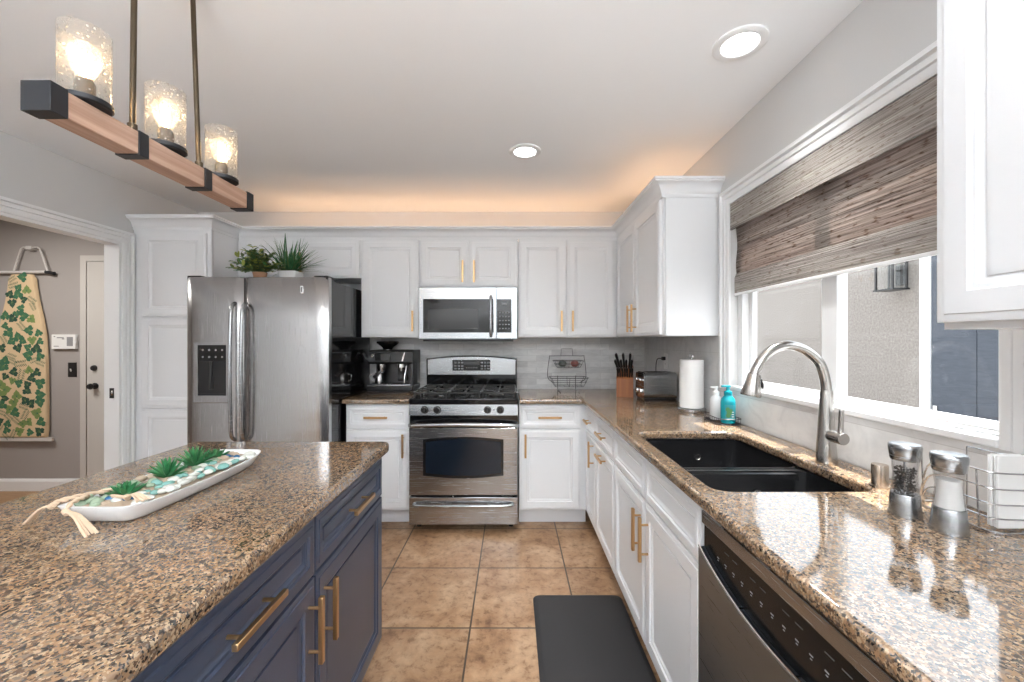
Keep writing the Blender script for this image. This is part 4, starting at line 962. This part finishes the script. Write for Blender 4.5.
# ---------------------------------------------------------------- salt and pepper mills, napkins in a wire holder
def mill(X, Y, fill, label):
    t_ = thing('salt_mill' if fill == 'salt' else 'pepper_mill', label, 'mill', (X, Y, zc))
    b = nb(); lathe(b, [(.0310, 0), (.0315, .004), (.0285, .028), (.0270, .050), (.0262, .052), (.02, .052)], (X, Y, zc), 32); obj('base', b, M['steel'], t_)
    b = nb(); lps = []
    for r, h in ((.0262, .0525), (.0230, .085), (.0225, .100), (.0255, .130), (.0235, .130), (.0205, .100), (.0210, .085), (.0240, .0525)): lps.append([(X + r * math.cos(2 * PI * i / 32), Y + r * math.sin(2 * PI * i / 32), zc + h) for i in range(32)])
    loft(b, lps, closed_loops=True); gb = obj('glass_body', b, M['mill_glass'], t_)
    if fill == 'salt':
        b = nb(); lathe(b, [(.0232, .053), (.0203, .085), (.0198, .100), (.0205, .112), (.004, .114)], (X, Y, zc), 28); obj('salt_fill', b, M['salt'], gb)
    else:
        b = nb(); random.seed(3)
        for i in range(330):
            h = random.uniform(.055, .112); rm = .0178 + .004 * abs(h - .09) / .03
            a = random.uniform(0, 2 * PI); rr = rm * math.sqrt(random.uniform(.08, .95))
            bmesh.ops.create_icosphere(b, subdivisions=1, radius=.0023, matrix=Matrix.Translation((X + rr * math.cos(a), Y + rr * math.sin(a), zc + h)))
        o_ = obj('peppercorns', b, M['peppercorn'], gb); o_['kind'] = 'stuff'
        b = nb(); lathe(b, [(.003, .0525), (.003, .131)], (X, Y, zc), 10); obj('shaft', b, M['chrome'], gb)
    b = nb(); lathe(b, [(.0258, .1302), (.0275, .133), (.0305, .158), (.0305, .165), (.0285, .168), (.002, .169)], (X, Y, zc), 32); obj('cap', b, M['steel'], t_)
mill(.928, .973, 'pepper', 'steel and glass pepper mill full of black peppercorns')
mill(.942, .888, 'salt', 'steel and glass mill full of white salt, nearest the camera')
nh = thing('napkin_holder', 'thin wire napkin holder against the tile below the window', 'napkin holder', (1.075, .95, zc))
N0 = (1.02, 1.126, .87, 1.05)
b = nb(); wire(b, [(x, y, zc + .003) for x, y in rrect(*N0, .025, 4)], .003, True)
for k, zz in enumerate((.035, .065, .098, .132)):
    wire(b, smoothpath([(N0[0] - .0, N0[3] - .02, zc + .003 + (zz - .03) * .2), (N0[0] - .006, N0[3] - .045, zc + zz * .8), (N0[0] - .008, (N0[2] + N0[3]) / 2, zc + zz), (N0[0] - .006, N0[2] + .03, zc + zz), (N0[0] + .01, N0[2] + .004, zc + zz - .002), (N0[1] - .02, N0[2], zc + zz - .004)], 5), .0018)
for y in (N0[2] + .03, N0[3] - .03): wire(b, [(N0[0], y, zc + .003), (N0[0] - .006, y, zc + .132)], .0018); wire(b, [(N0[1], y, zc + .003), (N0[1], y, zc + .15)], .0018)
wire(b, [(N0[1], N0[2] + .03, zc + .15), (N0[1], N0[3] - .03, zc + .15)], .0018)
obj('wire_frame', b, M['wire_chrome'], nh)
b = nb()
for k in range(4): box(b, 1.045 + .002 * (k % 2), 1.112, .886 + k * .0062, .8905 + k * .0062, zc + .0065, zc + .164 - .003 * (k % 2), .0015, 1)
solo('napkin_stack', b, M['paper'], 'stack of white paper napkins standing in the wire holder', 'napkins')

# ---------------------------------------------------------------- woven shade on the window
sd = thing('woven_shade', 'grey-brown woven wood roman shade hanging inside the kitchen window', 'window shade', (XR + .02, (W0 + W1) / 2, 1.575))
b = nb(); box(b, XR - .006, XR + .002, W0 + .004, W1 - .004, 1.905, WZ1 - .003, .001, 1); obj('valance', b, M['woven_thick'], sd)
b = nb(); n = 16; zz = [1.575 + (2.03 - 1.575) * i / n for i in range(n + 1)]
loft(b, [[(XR + .017 + .004 * math.sin(i * .9) + d, y, z) for d, y in ((0, W0 + .02), (0, W1 - .025), (.002, W1 - .025), (.002, W0 + .02))] for i, z in enumerate(zz)]); obj('shade_panel', b, M['woven'], sd)
b = nb()
for k in range(3): box(b, XR + .006 + k * .003, XR + .0085 + k * .003, W0 + .019, W1 - .024, 1.572 + .006 * k, 1.655 + .008 * k, .0008, 1)
obj('hem', b, M['woven_thick'], sd)
b = nb(); box(b, XR + .004, XR + .016, W0 + .02, W1 - .025, 1.560, 1.573, .003); obj('bottom_rail', b, M['trim_white'], sd)
b = nb(); box(b, XR + .004, XR + .032, W0 + .004, W1 - .004, 2.03, WZ1 - .002); obj('head_rail', b, M['trim_white'], sd)

# ---------------------------------------------------------------- recessed ceiling lights
def downlight(X, Y, label):
    t_ = thing('recessed_light', label, 'ceiling light', (X, Y, ZC - .012))
    b = nb(); lps = []
    for r, h in ((.094, -.0005), (.094, -.006), (.086, -.011), (.066, -.009), (.060, -.001)): lps.append([(X + r * math.cos(2 * PI * i / 40), Y + r * math.sin(2 * PI * i / 40), ZC + h) for i in range(40)])
    loft(b, lps, False, False); obj('trim_ring', b, M['trim_white'], t_)
    b = nb(); lathe(b, [(.0635, -.0012), (.062, -.006), (.05, -.0085), (.02, -.0095)], (X, Y, ZC), 36); obj('lens', b, M['lamp_lens'], t_)
    lamp('downlight_lamp', 'AREA', (X, Y, ZC - .012), (0, 0, -1), 3.2, (1.0, 0.98, 0.95), .11, shape='DISK', spread=1.5)
downlight(.076, 2.418, 'bright round recessed light in the ceiling in front of the back cabinets'); downlight(.853, 1.542, 'round recessed ceiling light near the window wall')

# ---------------------------------------------------------------- pendant over the island
PX = -1.0; a = .029; PB, PT = 1.812, 1.870
pn = thing('island_pendant', 'wooden beam pendant with three seeded glass shades over the island', 'pendant light', (PX, 1.204, PB))
b = nb(); box(b, PX - a, PX + a, .868, 1.540, PB, PT, .002, 1); obj('beam', b, M['beam_wood'], pn)
for nm, y0, y1 in (('end_cap', .864, .900), ('end_cap', 1.508, 1.544)):
    b = nb(); box(b, PX - a - .003, PX + a + .003, y0, y1, PB - .003, PT + .003, .001, 1); obj(nm, b, M['dark_metal'], pn)
for y0, y1 in ((1.070, 1.10), (1.300, 1.332)):
    b = nb(); box(b, PX - a - .003, PX + a + .003, y0, y1, PB - .003, PT + .003, .001, 1); obj('band', b, M['dark_metal'], pn)
MB_ = mat('aged_bronze', (.11, .085, .058), .32, 1.0)
for y0, y1 in ((1.085, 1.093), (1.316, 1.290)):
    b = nb(); tube(b, [(PX, y0, PT), (PX, y1, ZC - .02)], .007, 12); lathe(b, [(.011, 0), (.011, .022), (.007, .026)], (PX, y0, PT + .003), 14); obj('rod', b, MB_, pn)
b = nb(); box(b, PX - .055, PX + .055, 1.065, 1.31, ZC - .016, ZC - .0005, .005); obj('canopy', b, M['dark_metal'], pn)
for yy in (.965, 1.19, 1.418):
    b = nb(); lathe(b, [(.046, .0032), (.050, .006), (.050, .016), (.046, .018)], (PX, yy, PT), 36); hl = obj('shade_holder', b, M['dark_metal'], pn)
    b = nb(); lathe(b, [(.019, .018), (.019, .058), (.016, .062), (.0155, .066)], (PX, yy, PT), 24); obj('socket', b, mat('socket_bronze', (.10, .075, .05), .35, 1.0), hl)
    b = nb(); lps = []
    for r, h in ((.0465, .0185), (.0470, .178), (.0462, .180), (.0448, .178), (.0445, .0185)): lps.append([(PX + r * math.cos(2 * PI * i / 48), yy + r * math.sin(2 * PI * i / 48), PT + h) for i in range(48)])
    loft(b, lps, closed_loops=True); obj('glass_shade', b, M['seeded_glass'], hl)
    b = nb(); lathe(b, [(.013, .066), (.017, .076), (.029, .104), (.0315, .122), (.027, .139), (.015, .150), (.002, .153)], (PX, yy, PT), 28); bu = obj('bulb', b, M['bulb_glass'], hl)
    b = nb()
    for k in range(5):
        aa = 2 * PI * k / 5; r0 = .010
        tube(b, [(PX + r0 * .6 * math.cos(aa), yy + r0 * .6 * math.sin(aa), PT + .075), (PX + r0 * math.cos(aa + .5), yy + r0 * math.sin(aa + .5), PT + .132)], .0014, 6)
    b2 = bmesh.new(); b2.from_mesh(bpy.data.meshes.new('t')) if False else b2.free()
    obj('filament', b, M['filament'], hl)

# ---------------------------------------------------------------- tray with succulents on the island
TC = Vector((-.918, 1.138, .914)); TR = math.radians(-1.5)
def tl(u, v, z=0):   # u along the tray (far positive), v across (right positive)
    return Vector((TC.x + v * math.cos(TR) - u * math.sin(TR), TC.y + v * math.sin(TR) + u * math.cos(TR), .9145 + z))
def boat(Lh, Wd, z, n=40):
    out = []
    for i in range(n):
        q = 2 * PI * i / n; cu, su = math.cos(q), math.sin(q); e = .24
        u = Lh * math.copysign(abs(cu) ** e, cu); v = Wd * math.copysign(abs(su) ** e, su)
        v *= 1 - .10 * (u / Lh) ** 2
        lift = .010 * (abs(u) / Lh) ** 4 if z > .01 else 0
        out.append(tl(u, v, z + lift))
    return out
b = nb(); loft(b, [boat(.200, .066, 0), boat(.220, .080, .010), boat(.240, .097, .034), boat(.242, .099, .038), boat(.236, .093, .038), boat(.216, .077, .014), boat(.198, .064, .012)])
solo('serving_tray', b, M['porcelain'], 'long white boat-shaped ceramic tray on the island top', 'tray')
b = nb(); loft(b, [boat(.194, .060, .0125), boat(.217, .079, .020), boat(.223, .085, .028), boat(.18, .048, .032)]); solo('sand_bed', b, M['pebble_tan'], 'bed of tan sand filling the white tray under the pebbles', 'sand')['kind'] = 'stuff'
random.seed(21)
SU = ((-.137, -.018, .048), (-.008, -.026, .050), (.095, -.032, .054), (.172, -.030, .046))
for k, (u, v, s) in enumerate(SU):
    c_ = tl(u, v, .022); b = nb(); lathe(b, [(.016, 0), (.012, .014), (.004, .018)], c_, 10)
    nl = 26 if k == 0 else 30
    for i in range(nl):
        f = i / nl; aa = i * 2.39996; e = .12 + 1.25 * f ** 1.1 + random.uniform(-.08, .08)
        if k in (1, 2): e = .5 + 1.0 * f
        L = s * (1.0 - .35 * f if k in (0, 3) else 1.15)
        blade(b, c_ + Vector((0, 0, .012)), (math.cos(aa) * math.cos(e), math.sin(aa) * math.cos(e), math.sin(e)), L, .0068 if k in (0, 3) else .0052, -.25 if k in (0, 3) else .25, m=random.choice((0, 0, 1)), seg=4, fold=.55)
    solo('succulent', b, [M['succulent_green'], M['leaf_mid']], ('low green rosette succulent nearest the rope tassels in the tray', 'spiky green succulent second from the rope end of the tray', 'tall spiky green succulent third from the rope end of the tray', 'green succulent at the far end of the tray')[k], 'succulent')
placed = []
kinds = (('pebble_white', 'smooth milky white pebble in the tray', 34), ('pebble_aqua', 'aqua sea glass pebble in the tray', 15), ('pebble_green', 'pale green pebble in the tray', 26), ('pebble_blue', 'deep blue glass pebble in the tray', 5), ('pebble_tan', 'tan pebble in the tray', 12))
bag = [k for k in kinds for _ in range(k[2])]; random.shuffle(bag)
for kname, lb, _ in bag:
    for tr_ in range(200):
        u = random.uniform(-.212, .218); v = random.uniform(-.074, .076)
        if kname in ('pebble_white', 'pebble_aqua'): v = random.uniform(-.01, .080)
        if kname in ('pebble_green', 'pebble_tan'): v = random.uniform(-.074, .01)
        if kname == 'pebble_blue': u = random.choice((-.185, -.17, .18)); v = random.uniform(-.055, .04)
        r = random.uniform(.0095, .0145)
        if any((u - q[0]) ** 2 + (v - q[1]) ** 2 < ((r + q[2]) * .66) ** 2 for q in placed): continue
        if any((u - q[0]) ** 2 + (v - q[1]) ** 2 < .024 ** 2 for q in SU): continue
        placed.append((u, v, r)); break
    else: continue
    b = nb(); bmesh.ops.create_icosphere(b, subdivisions=2, radius=1.0); random_d = [random.uniform(.8, 1.15) for _ in range(3)]
    for vv in b.verts: vv.co = Vector((vv.co.x * r * random_d[0] * 1.15, vv.co.y * r * random_d[1], vv.co.z * r * .62)) * (1 + .07 * math.sin(vv.co.x * 3 + vv.co.y * 4))
    bmesh.ops.rotate(b, cent=(0, 0, 0), matrix=Matrix.Rotation(random.uniform(-.5, .5), 3, 'X'), verts=b.verts)
    bmesh.ops.rotate(b, cent=(0, 0, 0), matrix=Matrix.Rotation(random.uniform(0, 3), 3, 'Z'), verts=b.verts)
    rise = .031 + max(0, (abs(v) - .055)) * .25
    bmesh.ops.translate(b, vec=tl(u, v, rise + r * .50 + random.uniform(0, .005)), verts=b.verts); solo('pebble', b, M[kname], lb, 'pebble', 'pebbles in the tray, ' + kname.split('_')[1])
# rope with tassels
rp = thing('rope', 'natural twisted rope with frayed tassels draped over the near end of the tray', 'rope', tuple(tl(-.22, -.06, 0)))
b = nb()
rpath = smoothpath([tl(-.110, -.040, .048), tl(-.155, -.058, .050), tl(-.190, -.078, .052), tl(-.212, -.096, .050), tl(-.218, -.106, .042)], 6)
for ph_ in (0, PI): tube(b, [p + Vector((.0026 * math.cos(i * .9 + ph_), 0, .0026 * math.sin(i * .9 + ph_))) for i, p in enumerate(rpath)], .0034, 8)
rpath = smoothpath([tl(-.180, -.065, .050), tl(-.205, -.052, .054), tl(-.232, -.046, .053), tl(-.250, -.038, .042)], 6)
for ph_ in (0, PI): tube(b, [p + Vector((.0024 * math.cos(i * .9 + ph_), 0, .0024 * math.sin(i * .9 + ph_))) for i, p in enumerate(rpath)], .0031, 8)
rpath = smoothpath([tl(-.17, -.02, .046), tl(-.18, .0, .050), tl(-.186, .02, .051), tl(-.186, .034, .050)], 6)
tube(b, rpath, .0038, 8)
obj('cord', b, M['rope'], rp)
def tassel(p0, p1, spread, n=22, bend=None):
    b = nb(); d = (p1 - p0); s1 = d.cross(Vector((0, 0, 1))).normalized()
    tube(b, [p0 - d * .06, p0 + d * .08], [.0065, .007], 10)
    for i in range(n):
        o = random.uniform(-1, 1); h_ = random.uniform(-.3, .3)
        q = p1 + s1 * spread * o + Vector((0, 0, .003 + .002 * (h_ + .3))) + d * random.uniform(-.12, .1)
        mid = p0 * .5 + q * .5 + Vector((0, 0, .010)) + (bend or Vector((0, 0, 0)))
        tube(b, smoothpath([p0 + s1 * .003 * o, mid, q], 4), .0019, 5)
    obj('tassel', b, M['rope'], rp)
tassel(tl(-.218, -.106, .042), tl(-.222, -.156, .003), .011)
tassel(tl(-.250, -.038, .042), tl(-.268, .034, .002), .013, bend=Vector((.006, -.008, .006)))
tassel(tl(-.186, .034, .050), tl(-.196, .082, .044), .013, 18)

# ---------------------------------------------------------------- floor mat
b = nb(); lps = []
for ins, z in ((0, .001), (0, .010), (.006, .014), (.022, .019), (.03, .019)): lps.append([(x, y, z) for x, y in rrect(.108 + ins, .560 - ins, .92 + ins, 2.132 - ins, .035)])
loft(b, lps); solo('floor_mat', b, M['rubber_mat'], 'black cushioned mat on the tile floor in front of the sink cabinet', 'mat')

# ---------------------------------------------------------------- ironing board and fittings on the hall wall
IY = HB - .03
def ip(x, y, d=0): return Vector(((x - 512) * IY / 412, IY - d, CZ + (341 - y) * IY / 412))
ib = thing('ironing_board', 'leaf-patterned ironing board hanging upright on the hall wall', 'ironing board', tuple(ip(23, 441)))
half = [(9.5, 274.5), (12.5, 279), (13.5, 288), (16, 302), (20, 318), (23, 336), (24.5, 360), (25, 400), (25, 430), (24, 437)]
outline = [(23 + w_, y_) for w_, y_ in half] + [(23 - w_, y_) for w_, y_ in reversed(half)]
b = nb(); loft(b, [[ip(x, y, d) + Vector((0, 0, 0)) for x, y in outline] for d in (-.012, .012)] + [[ip(23 + (x - 23) * .96, 356 + (y - 356) * .985, .020) for x, y in outline]])
# printed leaves lie flush on the cover
random.seed(8)
def inside(x, y):
    for (w0, y0), (w1, y1) in zip(half[:-1], half[1:]):
        if y0 <= y <= y1: return abs(x - 23) < (w0 + (w1 - w0) * (y - y0) / (y1 - y0)) - 4.0
    return False
lay = 0
leafs = []
def leafpoly(bm, pts, d, mi): bm.faces.new([bm.verts.new(ip(px_1, py_1, d)) for px_1, py_1 in pts]).material_index = mi
for i in range(1500):
    x = random.uniform(-2, 48); y = random.uniform(277, 435)
    if not inside(x, y): continue
    s = random.uniform(4.2, 6.4); an = random.uniform(0, 2 * PI); mi = random.choice((1, 1, 2, 3)); ca, sa = math.cos(an), math.sin(an)
    if any((x - q[0]) ** 2 + (y - q[1]) ** 2 < ((s + q[2]) * .66) ** 2 for q in leafs): continue
    leafs.append((x, y, s)); d0 = .0206 + .0002 * (len(leafs) % 6)
    T = lambda u, v: (x + s * (u * ca - v * sa), y + s * (u * sa + v * ca))
    if len(leafs) % 4 == 0:            # fern sprig
        for k in range(7):
            u0 = -.9 + k * .28
            for sg in (-1, 1): leafpoly(b, [T(u0, 0), T(u0 + .28, sg * .28), T(u0 + .42, sg * .62), T(u0 + .16, sg * .34)], d0, 3 if k % 2 else 1)
        continue
    ct = []
    for k in range(32):
        q = 2 * PI * k / 32; hx = 16 * math.sin(q) ** 3; hy = 13 * math.cos(q) - 5 * math.cos(2 * q) - 2 * math.cos(3 * q) - math.cos(4 * q)
        f = .72 if k % 4 == 2 and k not in (0, 2, 30, 14, 18) else 1
        ct.append(T(-(hy + 2) / 15.5 * (f if f == 1 else .86), hx / 17.5 * f))
    leafpoly(b, ct, d0, mi)
    for v1 in (0, -.55, .55, -.38, .38): leafpoly(b, [T(-.45, -.03), T(.75 - abs(v1) * (1.1 if abs(v1) > .5 else .5), v1), T(-.45, .03)], d0 + .0001, 2 if mi != 2 else 1)
obj('cover', b, [M['board_cream'], M['board_leaf'], M['board_leaf_pale'], M['board_leaf_deep']], ib, ang=60)
b = nb(); box(b, ip(-8, 0).x, ip(53, 0).x, IY - .012, IY + .01, ip(0, 441).z, ip(0, 437.5).z, .002); obj('lower_rim', b, M['board_metal'], ib)
b = nb(); tube(b, [ip(-10, 272.5, .0), ip(48, 272, .0)], .013, 12); tube(b, [ip(46, 272, 0), ip(54.5, 273.5, 0)], .015, 12, m=1); obj('foot_bar', b, [M['board_metal'], M['dark_metal']], ib)
b = nb(); tube(b, [ip(14, 272, .004), ip(21.5, 249, .004), ip(24, 247.5, .004), ip(38, 247.5, .004), ip(40.5, 249, .004), ip(48, 271, .004)], .007, 10); obj('leg_frame', b, M['board_metal'], ib)
b = nb(); box(b, ip(28, 0).x, ip(34, 0).x, IY - .02, HB - .0005, ip(0, 250).z, ip(0, 246.4).z, .002); obj('wall_hook', b, M['board_metal'], ib)
AY = HB
def ap(x, y): return Vector(((x - 512) * AY / 412, AY, CZ + (341 - y) * AY / 412))
al = thing('alarm_panel', 'small white alarm keypad on the hall wall above the black switch', 'alarm panel', tuple(ap(66, 349)))
b = nb(); p0, p1 = ap(54.5, 349), ap(78.5, 334.5); box(b, p0.x, p1.x, AY - .026, AY - .0005, p0.z, p1.z, .004); cs = obj('case', b, M['white_plastic'], al)
b = nb(); q0, q1 = ap(70, 346), ap(76, 337); box(b, q0.x, q1.x, AY - .027, AY - .026, q0.z, q1.z); obj('keypad', b, M['grey_mark'], cs)
b = nb()
for r_, (x0, x1) in enumerate(((57, 58.5), (60, 67), (65, 67.5))): q0, q1 = ap(x0, 338.2 + r_ * 1.2 - 1.2), ap(x1, 337.2 + r_ * 1.2 - 1.2); box(b, q0.x, q1.x, AY - .0265, AY - .026, q0.z, q1.z)
q0, q1 = ap(57, 346.5), ap(62, 345.8); box(b, q0.x, q1.x, AY - .0265, AY - .026, q0.z, q1.z); obj('panel_markings', b, M['grey_mark'], cs)
sw = thing('light_switch', 'black switch plate with white toggle on the hall wall beside the door', 'light switch', tuple(ap(72.5, 376.5)))
b = nb(); p0, p1 = ap(68.5, 377), ap(77, 362.5); box(b, p0.x, p1.x, AY - .006, AY - .0005, p0.z, p1.z, .002); obj('plate', b, M['black_satin'], sw)
b = nb(); c_ = ap(72.3, 370); tube(b, [c_ + Vector((-.006, -.004, -.010)), c_ + Vector((0, -.016, .010))], [.007, .005], 8); obj('toggle', b, M['white_plastic'], sw)
